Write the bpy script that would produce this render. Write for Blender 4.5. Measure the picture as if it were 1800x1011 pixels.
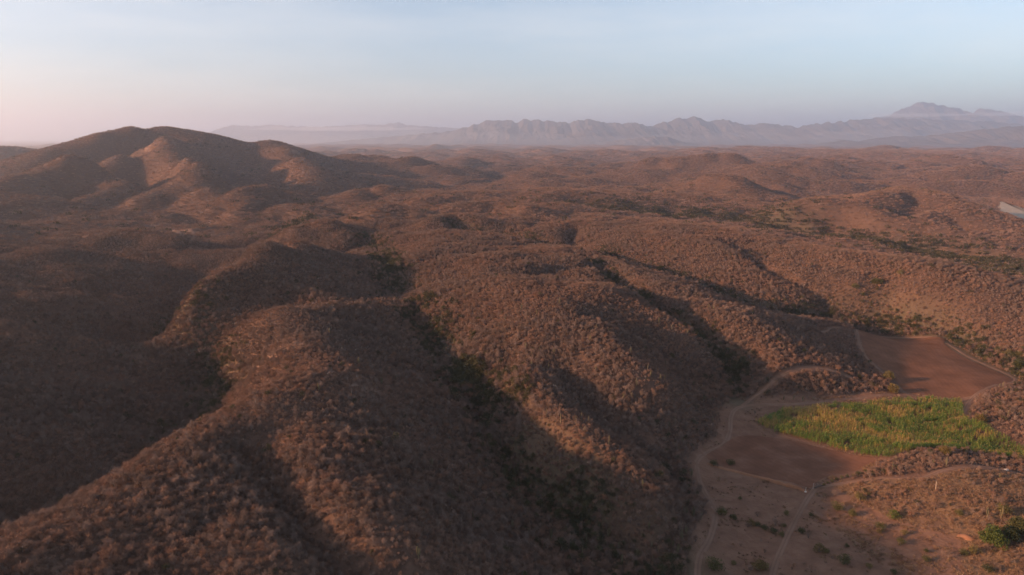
import bpy, bmesh, math, random, heapq
import numpy as np
from mathutils import Vector, Matrix

random.seed(7)
RNG = np.random.default_rng(11)
scene = bpy.context.scene
for o in list(bpy.data.objects):
    bpy.data.objects.remove(o)

# ------------------------------------------------------------------ camera
CAM_H = 150.0
F_PX = 1216.0                      # focal length in pixels of the 1800 px photograph
HORIZON = 243.0
PITCH = math.atan((505.5 - HORIZON) / F_PX)
cam_data = bpy.data.cameras.new('camera')
cam_data.sensor_width = 36.0
cam_data.lens = 36.0 * F_PX / 1800.0
cam_data.clip_start = 1.0
cam_data.clip_end = 200000.0
cam = bpy.data.objects.new('camera', cam_data)
cam.location = (0, 0, CAM_H)
cam.rotation_euler = (math.pi / 2 - PITCH, 0, 0)
scene.collection.objects.link(cam)
scene.camera = cam

# ------------------------------------------------------------------ light and sky
SUN_ELEV = math.radians(13.0)
SUN_AZ_BACK = math.radians(13)     # the sun stands to the left and this much behind the camera
SUN_DIR = Vector((-math.cos(SUN_AZ_BACK) * math.cos(SUN_ELEV),
                  -math.sin(SUN_AZ_BACK) * math.cos(SUN_ELEV), math.sin(SUN_ELEV)))
sun_data = bpy.data.lights.new('sun', 'SUN')
sun_data.energy = 5.0
sun_data.angle = math.radians(2.0)
sun_data.color = (1.0, 0.52, 0.28)
sun = bpy.data.objects.new('sun', sun_data)
sun.rotation_euler = (-SUN_DIR).to_track_quat('-Z', 'Y').to_euler()
sun.location = (-300, -100, 400)
scene.collection.objects.link(sun)

world = bpy.data.worlds.new('World')
scene.world = world
world.use_nodes = True
wn, wl = world.node_tree.nodes, world.node_tree.links
wn.clear()
wout = wn.new('ShaderNodeOutputWorld')
bg = wn.new('ShaderNodeBackground')
bg.inputs['Strength'].default_value = 0.088
sky = wn.new('ShaderNodeTexSky')
sky.sky_type = 'NISHITA'
sky.sun_disc = False
sky.sun_elevation = SUN_ELEV
sky.sun_rotation = math.atan2(SUN_DIR.x, SUN_DIR.y)
sky.altitude = 150
sky.air_density = 1.0
sky.dust_density = 0.6
sky.ozone_density = 3.0
hs = wn.new('ShaderNodeHueSaturation')
hs.inputs['Saturation'].default_value = 0.72
hs.inputs['Value'].default_value = 1.0
wl.new(sky.outputs[0], hs.inputs['Color'])
# thin high veil of cloud, drawn out in streaks
wtc = wn.new('ShaderNodeTexCoord'); wmp = wn.new('ShaderNodeMapping')
wmp.inputs['Rotation'].default_value = (0.0, 0.12, 0.5); wmp.inputs['Scale'].default_value = (1.3, 2.0, 9.0)
wnz = wn.new('ShaderNodeTexNoise'); wnz.inputs['Scale'].default_value = 1.7; wnz.inputs['Detail'].default_value = 6; wnz.inputs['Roughness'].default_value = 0.6
wrp = wn.new('ShaderNodeMapRange'); wrp.inputs[1].default_value = 0.42; wrp.inputs[2].default_value = 0.75; wrp.inputs[3].default_value = 0.0; wrp.inputs[4].default_value = 0.26
wmx = wn.new('ShaderNodeMix'); wmx.data_type = 'RGBA'
wl.new(wtc.outputs['Generated'], wmp.inputs[0]); wl.new(wmp.outputs[0], wnz.inputs['Vector']); wl.new(wnz.outputs['Fac'], wrp.inputs[0])
wl.new(wrp.outputs[0], wmx.inputs[0]); wl.new(hs.outputs[0], wmx.inputs[6])
wmx.inputs[7].default_value = (6.2, 5.7, 5.1, 1)
wl.new(wmx.outputs[2], bg.inputs['Color'])
wl.new(bg.outputs[0], wout.inputs['Surface'])

vs = scene.view_settings
vs.view_transform = 'Standard'
vs.look = 'None'
vs.exposure = 1.38
vs.gamma = 1.0
scene.render.engine = 'CYCLES'
scene.cycles.use_denoising = True
scene.cycles.use_adaptive_sampling = False
scene.cycles.max_bounces = 6
scene.cycles.diffuse_bounces = 2
scene.cycles.volume_bounces = 2
scene.cycles.transparent_max_bounces = 8

# ------------------------------------------------------------------ helpers
col = scene.collection
CP, SP = math.cos(PITCH), math.sin(PITCH)


def ray(px, py):
    x = (px - 900.0) / F_PX
    v = (505.5 - py) / F_PX
    return (x, CP + v * SP, -SP + v * CP)


def P(px, py, z):
    """the spot on the land of height z that the survey picture shows at px, py"""
    d = ray(px, py)
    t = (z - CAM_H) / d[2]
    return (d[0] * t, d[1] * t, z)


def Q(px, py, Y):
    d = ray(px, py)
    t = Y / d[1]
    return (d[0] * t, Y, CAM_H + d[2] * t)


def hash2(ix, iy, seed):
    h = (ix.astype(np.int64) * 374761393 + iy.astype(np.int64) * 668265263 + seed * 1442695041) & 0xFFFFFFFF
    h = ((h ^ (h >> 13)) * 1274126177) & 0xFFFFFFFF
    h = h ^ (h >> 16)
    return (h & 0xFFFFFF) / float(0xFFFFFF)


def gnoise(x, y, seed=0):
    """gradient noise, about -0.7 to 0.7"""
    ix = np.floor(x); iy = np.floor(y)
    fx = x - ix; fy = y - iy
    u = fx * fx * fx * (fx * (fx * 6 - 15) + 10)
    v = fy * fy * fy * (fy * (fy * 6 - 15) + 10)
    ix = ix.astype(np.int64); iy = iy.astype(np.int64)

    def g(dx, dy):
        a = hash2(ix + dx, iy + dy, seed) * 2 * np.pi
        return np.cos(a) * (fx - dx) + np.sin(a) * (fy - dy)
    return (g(0, 0) * (1 - u) + g(1, 0) * u) * (1 - v) + (g(0, 1) * (1 - u) + g(1, 1) * u) * v


def fbm(x, y, octaves, seed=0, gain=0.5):
    s = 0; a = 1.0
    for k in range(octaves):
        s = s + a * gnoise(x * 2 ** k + 17.3 * k, y * 2 ** k - 9.1 * k, seed + k)
        a *= gain
    return s


def ridged(x, y, octaves, seed=0, gain=0.5):
    s = 0; a = 1.0
    for k in range(octaves):
        n = 1 - np.abs(gnoise(x * 2 ** k + 5.7 * k, y * 2 ** k + 3.3 * k, seed + k)) * 2.2
        s = s + a * n
        a *= gain
    return s


def sstep(a, b, x):
    t = np.clip((x - a) / (b - a), 0, 1)
    return t * t * (3 - 2 * t)


def dist_poly(X, Y, pts):
    """distance of every (X, Y) to a polyline"""
    best = np.full(np.shape(X), 1e12)
    for (x0, y0), (x1, y1) in zip(pts[:-1], pts[1:]):
        dx, dy = x1 - x0, y1 - y0
        L2 = dx * dx + dy * dy + 1e-9
        t = np.clip(((X - x0) * dx + (Y - y0) * dy) / L2, 0, 1)
        d = (X - x0 - t * dx) ** 2 + (Y - y0 - t * dy) ** 2
        best = np.minimum(best, d)
    return np.sqrt(best)


def in_poly(X, Y, pts):
    inside = np.zeros(np.shape(X), bool)
    n = len(pts)
    for i in range(n):
        x0, y0 = pts[i]; x1, y1 = pts[(i + 1) % n]
        c = ((y0 > Y) != (y1 > Y)) & (X < (x1 - x0) * (Y - y0) / (y1 - y0 + 1e-12) + x0)
        inside ^= c
    return inside


def smooth_line(pts, step=6.0, wob=0.0, seed=1):
    """Catmull-Rom through pts, resampled"""
    p = [np.array(q[:2], float) for q in pts]
    p = [2 * p[0] - p[1]] + p + [2 * p[-1] - p[-2]]
    out = []
    for i in range(1, len(p) - 2):
        n = max(2, int(np.linalg.norm(p[i + 1] - p[i]) / step))
        for k in range(n):
            t = k / n
            out.append(0.5 * ((2 * p[i]) + (-p[i - 1] + p[i + 1]) * t + (2 * p[i - 1] - 5 * p[i] + 4 * p[i + 1] - p[i + 2]) * t * t
                              + (-p[i - 1] + 3 * p[i] - 3 * p[i + 1] + p[i + 2]) * t ** 3))
    out.append(p[-2])
    o = np.array(out)
    if wob:
        s = np.arange(len(o)) * step
        o[:, 0] += wob * gnoise(s / 23.0, s * 0 + seed * 3.7, seed)
        o[:, 1] += wob * gnoise(s / 19.0, s * 0 + seed * 5.1, seed + 9)
    return o

# ------------------------------------------------------------------ the lie of the land
# valley floors and ridge crests, read off the photograph as (px, py, height) or (px, py, distance)
VALLEYS = {
    'v1': [(545, 392, 30), (505, 412, 27), (450, 436, 25)],
    'v1b': [(305, 545, 21), (330, 590, 19), (372, 640, 17), (385, 690, 15), (300, 770, 13)],
    'v2': [(640, 405, 47), (665, 440, 43.5), (700, 500, 37.5), (745, 560, 31), (790, 610, 27), (830, 655, 23.5), (880, 720, 19.5), (925, 800, 15),
           (975, 870, 10), (1080, 950, 6), (1180, 1008, 4), (1260, 1080, 3)],
    'v3': [(1030, 455, 40), (1095, 495, 38), (1160, 540, 33), (1215, 575, 27.5), (1262, 610, 20.5), (1305, 652, 10.5), (1295, 705, 3.5)],
    'v4': [(800, 392, 48), (885, 405, 43), (940, 418, 39), (1010, 432, 37), (1100, 455, 34), (1200, 490, 28.5), (1300, 525, 21), (1400, 545, 14), (1480, 552, 9),
           (1560, 562, 6), (1640, 582, 5), (1720, 620, 3.5), (1790, 655, 2.5), (1880, 700, 2)],
    'v5': [(1010, 366, 34), (1180, 371, 28), (1310, 379, 22), (1420, 400, 17), (1530, 415, 13), (1640, 436, 9), (1740, 458, 5), (1800, 470, 3), (1900, 492, 1)],
}
CTRL = []
for v in VALLEYS.values():
    CTRL += [P(*q) for q in v]

# --- the big hill on the left: skyline, spurs and gullies
CREST = [(72, 264, 1860), (140, 248, 1930), (185, 237, 1950), (212, 231, 2020), (232, 223, 2050), (252, 226.5, 2080), (285, 222, 2120), (330, 229, 2150),
         (375, 236, 2180), (420, 248, 2200), (443, 253.5, 2220), (462, 251.5, 2230), (500, 256, 2280), (540, 266, 2330), (590, 281, 2420),
         (632, 278.5, 2560), (662, 287, 2540), (688, 286.5, 2480), (715, 298, 2520), (760, 309, 2620)]
for (px, py, Yd) in CREST:
    c = Q(px, py, Yd)
    CTRL.append(c)
    if px < 680:
        CTRL.append((c[0] * 1.12 + 30, c[1] * 1.16, 20 + (c[2] - 20) * 0.42))
        CTRL.append((c[0] * 1.3, c[1] * 1.36, 14))
SPURS = [
    # far left limb and the gully beside it
    [(0, 298, 1730), (38, 281, 1800), (-60, 318, 1650)],
    [(200, 262, 1940), (150, 284, 1850), (100, 300, 1740), (45, 318, 1590), (0, 330, 1470)],
    # long spur with the lit brow
    [(250, 243, 1940), (216, 264, 1700), (165, 289, 1520), (112, 305, 1420), (60, 322, 1350), (0, 338, 1280)],
    # deep gully
    [(262, 257, 1970), (249, 285, 1890), (240, 312, 1780), (236, 342, 1580)],
    [(216, 338, 1420), (180, 352, 1330), (142, 364, 1250)],
    [(170, 325, 1560), (110, 345, 1400)],
    # the broad lit face
    [(275, 249, 1900), (300, 262, 1740), (330, 285, 1570), (352, 306, 1460), (366, 326, 1380), (374, 348, 1310)],
    [(352, 315, 1440), (300, 338, 1350), (250, 358, 1270)],
    [(300, 322, 1530), (268, 340, 1450)],
    # hollow right of it
    [(385, 285, 1930), (400, 318, 1760), (412, 345, 1580)],
    [(430, 275, 2060), (450, 300, 1900)],
    # spur under the second top
    [(505, 266, 2100), (525, 285, 1860), (540, 310, 1680), (550, 328, 1580)],
    [(470, 322, 1760), (600, 312, 2050), (640, 328, 1900), (700, 322, 2100), (760, 324, 2050)],
    [(650, 302, 2250)],
]
for s in SPURS:
    CTRL += [Q(*q) for q in s]
# hill beyond, at the left edge of the frame
for q in [(-120, 262, 2700), (-40, 258, 2700), (20, 260, 2750), (60, 263, 2850)]:
    c = Q(*q); CTRL += [c, (c[0] * 1.2, c[1] * 1.25, 25)]
for px in (-60, 20, 60):
    CTRL.append(Q(px, 292, 2100))
# foot of the big hill, hidden behind the shoulder in front of it
for (px, Yd, z) in [(-150, 1180, 24), (20, 1180, 20), (120, 1170, 17), (220, 1190, 15), (310, 1230, 15), (390, 1330, 18), (430, 1480, 24)]:
    CTRL.append(((px - 900) / F_PX * Yd * 1.0, Yd, z))

# --- near shoulder on the left and its knobs
CTRL += [P(*q) for q in [
    (-80, 352, 48), (20, 357, 45), (90, 360, 43), (160, 367, 39), (250, 376, 34), (330, 384, 30), (395, 392, 27),
    (0, 385, 42), (120, 395, 38), (220, 405, 34), (310, 405, 33), (380, 410, 29),
    (20, 420, 44), (130, 425, 40), (205, 432, 36), (270, 424, 37), (330, 436, 30), (400, 440, 26),
    (0, 470, 48), (90, 462, 45), (180, 470, 38), (300, 470, 28), (380, 460, 25),
    (0, 530, 44), (120, 530, 38), (220, 525, 29), (40, 600, 39), (160, 600, 30), (240, 620, 23),
    (0, 690, 33), (110, 690, 25), (200, 700, 19), (0, 780, 25), (80, 800, 19), (-150, 700, 44), (-200, 560, 52), (-150, 860, 30), (-300, 800, 46)]]
# --- second row: lit hill in front of the big one
CTRL += [Q(*q) for q in [(380, 380, 1090), (415, 353, 1180), (445, 341, 1240), (468, 338, 1270), (500, 348, 1270), (540, 352, 1300), (590, 352, 1330),
                         (408, 384, 1030), (438, 368, 1110), (465, 361, 1150), (440, 392, 980), (490, 392, 990), (500, 366, 1120), (540, 382, 1040), (475, 376, 1060),
                         (430, 335, 1420), (500, 332, 1500), (600, 338, 1550), (680, 345, 1450),
                         # low mounds further right
                         (625, 352, 1250), (660, 340, 1310), (700, 352, 1230), (660, 362, 1150), (735, 360, 1120), (765, 345, 1250), (800, 360, 1100),
                         (645, 388, 900), (690, 372, 960), (730, 382, 930), (780, 388, 890), (830, 375, 980), (890, 372, 1010), (935, 382, 940), (850, 362, 1130)]]
# --- rounded ridge r1 with its lit left brow, and the mound behind
CTRL += [P(*q) for q in [(520, 412, 46), (560, 397, 52), (590, 396, 51), (625, 410, 47), (470, 470, 45),
                         (545, 437, 54), (500, 439, 56.5), (460, 447, 57), (420, 463, 55.5), (380, 483, 53), (348, 508, 48.5), (332, 532, 43), (332, 556, 33),
                         (560, 470, 49), (480, 490, 52), (410, 515, 49), (590, 520, 42), (480, 550, 45), (390, 560, 38), (630, 470, 45), (650, 540, 37),
                         (420, 600, 33), (500, 606, 42), (560, 590, 40), (640, 600, 31), (450, 640, 30)]]
for (px, Yd, z) in [(500, 690, 30), (420, 640, 27), (360, 560, 24), (310, 500, 22)]:
    CTRL.append(((px - 900) / F_PX * Yd, Yd, z))
# --- the near spur r0
CTRL += [P(*q) for q in [(545, 640, 42), (515, 660, 44), (490, 673, 44.5), (440, 702, 45.5), (350, 752, 47), (275, 800, 47.5), (200, 850, 48), (100, 912, 48.5), (0, 970, 49), (-120, 1050, 50),
                         (560, 700, 44), (450, 760, 45.5), (400, 850, 46.5), (200, 960, 48), (100, 1040, 48), (350, 1000, 46.5),
                         (620, 690, 40), (710, 700, 31), (620, 780, 43), (690, 800, 38.5), (765, 780, 27), (640, 880, 43.5), (740, 900, 39), (830, 900, 22),
                         (700, 980, 41.5), (800, 990, 35), (910, 970, 17), (1000, 1000, 9), (700, 1120, 33), (900, 1120, 18), (500, 1150, 42)]]
for (px, Yd, z) in [(300, 290, 18), (200, 270, 16), (100, 255, 14), (0, 235, 14), (-120, 215, 15)]:
    CTRL.append(((px - 900) / F_PX * Yd, Yd, z))
# --- ridge r2 and its lower spur r2b
CTRL += [P(*q) for q in [(760, 470, 46), (800, 450, 49), (850, 470, 50), (790, 540, 37), (880, 500, 49), (950, 540, 46), (1000, 590, 39.5), (1060, 625, 34), (1120, 655, 28.5), (1165, 678, 23.5), (1195, 705, 16), (1222, 738, 7),
                         (860, 590, 36), (880, 650, 29), (915, 680, 28.5), (960, 742, 26), (1010, 785, 23.5), (1080, 838, 19), (1150, 885, 15), (1200, 905, 10), (1232, 925, 4),
                         (960, 640, 31), (1010, 690, 25), (1080, 745, 18), (1150, 795, 11), (1215, 830, 5),
                         (1090, 520, 41), (1000, 500, 44), (930, 470, 47), (960, 440, 43)]]
# --- ridge r3 between v3 and v4, with the knoll above the fields
CTRL += [P(*q) for q in [(1080, 470, 41), (1150, 500, 38.5), (1220, 530, 35), (1300, 568, 31), (1360, 600, 24), (1400, 625, 18.5), (1370, 655, 14), (1440, 652, 13), (1330, 690, 5.5), (1420, 690, 5.5), (1490, 660, 9.5), (1500, 690, 3.6), (1470, 600, 14), (1560, 680, 3.6),
                         (1340, 640, 16), (1540, 640, 6), (1440, 575, 14)]]
# --- land between v4 and v5, and beyond
CTRL += [P(*q) for q in [(1030, 395, 45), (1100, 415, 45), (1250, 440, 42), (1400, 475, 36), (1500, 500, 30), (1600, 525, 24), (1700, 560, 18), (1790, 590, 14), (1880, 640, 10),
                         (1180, 395, 43), (1300, 405, 38), (1430, 435, 33), (1560, 460, 27), (1680, 485, 20), (1790, 505, 14), (1040, 412, 41),
                         (960, 350, 52), (990, 338, 53), (1020, 343, 49), (1080, 350, 43), (900, 350, 43)]]
for (px, Yd, z) in [(850, 1600, 26), (960, 1650, 24), (1080, 1650, 24), (1200, 1600, 24), (1320, 1600, 24)]:
    CTRL.append(((px - 900) / F_PX * Yd, Yd, z))
CTRL += [P(*q) for q in [(1480, 372, 36), (1560, 380, 30), (1600, 360, 38), (1660, 390, 30), (1500, 398, 17), (1740, 420, 18), (1780, 440, 12), (1700, 365, 26), (1770, 372, 6), (1800, 380, 5), (1860, 395, 4), (1720, 352, 8),
                         (1240, 322, 48), (1215, 334, 30), (1290, 338, 24), (1350, 345, 26), (1420, 350, 34), (1265, 285, 60), (1150, 300, 22), (1480, 264, 75), (1420, 268, 62), (1540, 272, 58), (1650, 290, 35), (1750, 320, 30),
                         (1000, 290, 22), (850, 290, 18), (1100, 268, 20), (900, 266, 15), (700, 275, 15), (1350, 290, 40), (1300, 300, 22), (1430, 310, 30), (1560, 320, 28)]]
# --- flat fields and pasture at the lower right
CTRL += [P(*q) for q in [(1510, 580, 6), (1580, 600, 5), (1650, 600, 5), (1600, 645, 4), (1700, 650, 3.5), (1775, 668, 3), (1620, 692, 2.5), (1690, 700, 2.5),
                         (1350, 712, 3), (1450, 712, 3), (1550, 705, 2.6), (1350, 750, 1.6), (1450, 780, 1), (1550, 740, 1.6), (1650, 740, 1.6), (1780, 795, 1),
                         (1280, 750, 2), (1250, 800, 1.5), (1400, 820, 0.5), (1500, 825, 0.5), (1240, 870, 1.5), (1330, 900, 0.4), (1420, 870, 0.2),
                         (1250, 960, 1.5), (1350, 980, 1), (1450, 940, 1), (1350, 1060, 1.5), (1500, 1000, 2), (1650, 1010, 4), (1780, 1005, 6), (1900, 1000, 7), (1560, 930, 2),
                         (1480, 860, 2), (1560, 842, 6), (1620, 846, 8), (1690, 826, 10), (1660, 800, 8), (1740, 822, 9), (1800, 832, 9), (1900, 850, 11), (1800, 810, 5),
                         (1650, 890, 6.5), (1740, 900, 8), (1700, 950, 4.5), (1580, 880, 5), (1740, 690, 5), (1790, 720, 8), (1760, 760, 5), (1850, 760, 9), (1900, 700, 6), (1900, 1100, 8), (1600, 1120, 4)]]
# --- out of frame: the higher ground on the left that shades the valleys, and quiet land elsewhere
CTRL += [(-420, 60, 70), (-470, 180, 84), (-510, 300, 88), (-560, 420, 80), (-640, 560, 72), (-380, -80, 62), (-620, 100, 88), (-700, 300, 94), (-700, 800, 66), (-900, 200, 95), (-900, 700, 72), (-1100, 900, 70),
         (-1000, -200, 60), (-1500, 0, 50), (-1400, 1150, 26), (-1800, 1500, 28), (-1250, 1450, 36), (-2500, 1500, 30), (-1600, 2000, 40), (-1700, 900, 50), (-2500, 300, 40), (-260, 20, 56), (-150, 0, 55), (0, 60, 42), (80, 80, 25), (160, 60, 8), (220, 0, 5), (350, 150, 8), (500, 300, 14), (700, 500, 18), (1100, 700, 15), (1300, 1300, 20),
         (2500, 2500, 25), (3500, 3500, 25), (-4000, 3000, 30), (-3500, 5000, 20), (0, 6000, 12), (2500, 6000, 18), (-2500, 6500, 14), (-1200, 5000, 14), (1200, 4500, 20),
         (0, 12000, 5), (6000, 12000, 8), (-6000, 12000, 5), (12000, 12000, 10), (-12000, 12000, 10), (0, 30000, 0), (20000, 30000, 0), (-20000, 30000, 0), (0, 60000, 0), (40000, 50000, 0), (-40000, 50000, 0),
         (-12000, 1000, 20), (8000, 3000, 20), (-6000, 500, 25), (4000, 1500, 20)]
CTRL = np.array(CTRL)
keep = []
for i in range(len(CTRL)):          # drop near-duplicates so the solve stays well behaved
    ri = math.hypot(CTRL[i, 0], CTRL[i, 1])
    if all((CTRL[i, 0] - CTRL[j, 0]) ** 2 + (CTRL[i, 1] - CTRL[j, 1]) ** 2 > (0.008 * ri) ** 2 for j in keep):
        keep.append(i)
CTRL = CTRL[keep]


def logpolar(X, Y):
    return np.arctan2(X, Y), 0.5 * np.log(X * X + Y * Y)


ca, cl = logpolar(CTRL[:, 0], CTRL[:, 1])
nC = len(CTRL)


def tps(d2):
    return 0.5 * d2 * np.log(d2 + 1e-12)


K = tps((ca[:, None] - ca[None]) ** 2 + (cl[:, None] - cl[None]) ** 2)
K += np.eye(nC) * 1.5e-6
A = np.zeros((nC + 3, nC + 3))
A[:nC, :nC] = K
A[:nC, nC] = 1; A[:nC, nC + 1] = ca; A[:nC, nC + 2] = cl
A[nC:, :nC] = A[:nC, nC:].T
sol = np.linalg.solve(A, np.concatenate([CTRL[:, 2], np.zeros(3)]))
wC = sol[:nC].astype(np.float32)


def base_height(a, l):
    z = sol[nC] + sol[nC + 1] * a + sol[nC + 2] * l
    z = z.astype(np.float32)
    a = a.astype(np.float32); l = l.astype(np.float32)
    for i in range(nC):
        d2 = (a - np.float32(ca[i])) ** 2 + (l - np.float32(cl[i])) ** 2
        z += wC[i] * 0.5 * d2 * np.log(d2 + 1e-9)
    return z


def line(name):
    return [P(*q)[:2] for q in VALLEYS[name]]


def pl(*pts):
    return [P(*q)[:2] for q in pts]


# ploughed fields, crop and tracks (outlines on the ground)
FIELD_UP = pl((1503, 577, 6), (1540, 576, 6), (1600, 582, 5), (1658, 591, 5), (1662, 605, 4.6), (1690, 622, 4), (1730, 640, 3.5), (1782, 668, 3), (1745, 680, 3), (1712, 698, 2.5),
              (1660, 699, 2.4), (1600, 692, 2.5), (1586, 684, 2.8), (1572, 668, 3.6), (1550, 650, 4.5), (1523, 632, 5.5), (1512, 605, 6))
FIELD_LOW = pl((1292, 762, 1.8), (1330, 762, 1.7), (1400, 775, 1.2), (1480, 795, 0.9), (1545, 815, 0.6), (1510, 828, 0.5), (1450, 842, 0.5), (1425, 858, 0.3), (1395, 848, 0.4), (1330, 832, 0.7), (1262, 815, 1.3), (1240, 805, 1.5), (1262, 782, 1.7))
CROP = pl((1327, 742, 1.9), (1375, 722, 2.6), (1450, 715, 2.9), (1530, 707, 2.6), (1592, 703, 2.4), (1640, 703, 2.3), (1690, 708, 2.2), (1692, 738, 1.7), (1742, 768, 1.3), (1800, 795, 1.0), (1840, 815, 1.0), (1790, 812, 1.5),
          (1690, 800, 1.2), (1640, 802, 1.0), (1612, 806, 0.8), (1562, 818, 0.6), (1540, 812, 0.6), (1470, 790, 0.9), (1400, 768, 1.3), (1350, 756, 1.7))
TRACKS = {
    'main': (smooth_line(pl((1225, 1030, 1.5), (1232, 985, 1.5), (1248, 945, 1.5), (1258, 905, 1.5), (1248, 875, 1.5), (1230, 845, 1.5), (1226, 818, 1.5), (1242, 798, 1.6), (1275, 775, 1.8), (1283, 752, 2), (1285, 735, 2.2), (1296, 717, 3), (1330, 711, 3),
                            (1400, 712, 3), (1470, 704, 3), (1530, 697, 2.8), (1575, 693, 2.6)), 5, 1.2, 3), 2.7),
    'field_edge': (smooth_line(pl((1690, 742, 1.8), (1696, 722, 2.1), (1708, 703, 2.5), (1735, 686, 2.9), (1785, 670, 3), (1770, 655, 3.2), (1730, 636, 3.6), (1692, 618, 4.2), (1664, 603, 4.7)), 5, 0.8, 5), 2.6),
    'field_top': (smooth_line(pl((1662, 590, 5), (1600, 580, 5.2), (1540, 573, 6), (1505, 574, 6.2), (1470, 582, 8), (1440, 592, 14)), 5, 0.8, 6), 2.0),
    'field_left': (smooth_line(pl((1506, 578, 6.2), (1508, 605, 6), (1520, 632, 5.6), (1548, 655, 4.4), (1580, 685, 2.9)), 5, 0.8, 8), 2.0),
    'knoll': (smooth_line(pl((1305, 712, 3.2), (1325, 695, 5), (1345, 680, 8), (1375, 664, 11.5), (1420, 652, 12.5), (1470, 655, 11), (1510, 668, 7)), 5, 0.6, 7), 2.2),
    'pasture': (smooth_line(pl((1352, 1040, 1.4), (1360, 1000, 1.2), (1382, 950, 0.8), (1403, 905, 0.4), (1422, 872, 0.3), (1440, 852, 0.6)), 5, 0.5, 9), 2.6),
    'ridge_road': (smooth_line(pl((1440, 856, 0.8), (1490, 848, 2.4), (1530, 841, 4.8), (1575, 842, 6.6), (1622, 845, 8), (1655, 832, 9), (1690, 825, 10), (1740, 825, 9.2), (1800, 834, 9), (1880, 850, 10)), 5, 0.8, 10), 2.9),
}
# log-polar grid: dense where the camera looks, sparse outside
LA = [-2.3, ]
a_mid = np.arange(-0.80, 0.80, 0.0042)
a_arr = np.concatenate([np.linspace(-2.2, -0.80, 90)[:-1], a_mid, np.linspace(0.80, 1.5, 45)])
l_arr = np.concatenate([np.arange(math.log(62), math.log(3200), 0.0042), np.linspace(math.log(3200), math.log(9000), 190)[1:], np.linspace(math.log(9000), math.log(24000), 110)[1:], np.linspace(math.log(24000), math.log(90000), 30)[1:]])
NA, NL = len(a_arr), len(l_arr)


def billow(x, y, octaves, seed):
    t = 0; a_ = 1.0
    for k in range(octaves):
        g_ = gnoise(x * 2.1 ** k + 5.7 * k, y * 2.1 ** k + 3.3 * k, seed + k)
        t = t + a_ * np.sqrt(g_ * g_ + 0.0012)
        a_ *= 0.42
    return t


def detail_height(X, Y, base):
    """small relief on top of the surveyed shape"""
    r = np.hypot(X, Y)
    flat = np.ones_like(X)
    for poly in (FIELD_UP, FIELD_LOW, CROP):
        d = dist_poly(X, Y, list(poly) + [poly[0]])
        d = np.where(in_poly(X, Y, poly), 0, d)
        flat = np.minimum(flat, 0.02 + 0.98 * sstep(3, 55, d))
    flat = np.minimum(flat, 0.05 + 0.95 * sstep(3.0, 9.0, base))
    wx = X + 22 * fbm(X / 160, Y / 160, 2, 31); wy = Y + 22 * fbm(X / 160 + 7, Y / 160, 2, 37)
    # rounded interfluves with narrow gullies between them
    n = 9.0 * (billow(wx / 135, wy / 170, 2, 3) - 0.26) + 1.1 * fbm(X / 35, Y / 35, 3, 5) + 0.35 * fbm(X / 9, Y / 9, 2, 8)
    z = n * flat * (0.62 + np.minimum(r, 1400) / 1500) * (1 - 0.85 * sstep(45, 80, base) * sstep(1150, 1350, r))
    # rolling country further out
    far = sstep(1250, 2200, r) * (1 - sstep(13000, 17000, r) * 0.8)
    hillmask = sstep(75, 35, base)
    wx = X + 130 * fbm(X / 900, Y / 900, 2, 41); wy = Y + 130 * fbm(X / 900 + 3, Y / 900, 2, 43)
    rol = 100 * (billow(wx / 560, wy / 440, 2, 51) - 0.16) + 26 * np.maximum(fbm(X / 1900, Y / 1500, 2, 71), -0.2) + 22 * (billow(wx / 210, wy / 180, 1, 61) - 0.2)
    z = z + far * hillmask * rol
    big = sstep(60, 110, base) * sstep(1200, 1500, r)
    z = z + big * (5 * (billow(X / 120, Y / 260, 2, 81) - 0.26))
    for pts, amp, w in RELIEF:
        d = dist_poly(X, Y, pts)
        if amp < 0: z = z + amp * np.exp(-(d / w) ** 1.5)
        else: z = z + amp * np.exp(-(d / w) ** 2)
    for name, dep, w in (('v2', 4.0, 15), ('v3', 5.5, 11), ('v4', 6, 14), ('v5', 9, 40), ('v1b', 3.0, 16)):
        d = dist_poly(X, Y, line(name))
        z = z - dep * np.exp(-(d / w) ** 2) * sstep(3, 10, base)
    return z


AA, LL = np.meshgrid(a_arr, l_arr)          # rows = distance
RR = np.exp(LL)
GX, GY = RR * np.sin(AA), RR * np.cos(AA)
# the smooth shape on a coarser lattice, then interpolated
ac = np.concatenate([np.linspace(-2.2, -0.80, 60)[:-1], np.arange(-0.80, 0.81, 0.0085), np.linspace(0.815, 1.5, 30)])
lc = np.arange(math.log(62), math.log(90000) + 0.02, 0.0105)
BAc, BLc = np.meshgrid(ac, lc)
BZ = base_height(BAc, BLc)


def interp_grid(arr, a_ax, l_ax, a, l):
    ia = np.clip(np.searchsorted(a_ax, a) - 1, 0, len(a_ax) - 2)
    il = np.clip(np.searchsorted(l_ax, l) - 1, 0, len(l_ax) - 2)
    ta = np.clip((a - a_ax[ia]) / (a_ax[ia + 1] - a_ax[ia]), 0, 1)
    tl = np.clip((l - l_ax[il]) / (l_ax[il + 1] - l_ax[il]), 0, 1)
    return (arr[il, ia] * (1 - ta) + arr[il, ia + 1] * ta) * (1 - tl) + (arr[il + 1, ia] * (1 - ta) + arr[il + 1, ia + 1] * ta) * tl


GB = interp_grid(BZ, ac, lc, AA, LL)
GB = np.where(RR > 9500, GB * (1 - sstep(9500, 16000, RR)), GB)


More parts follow.
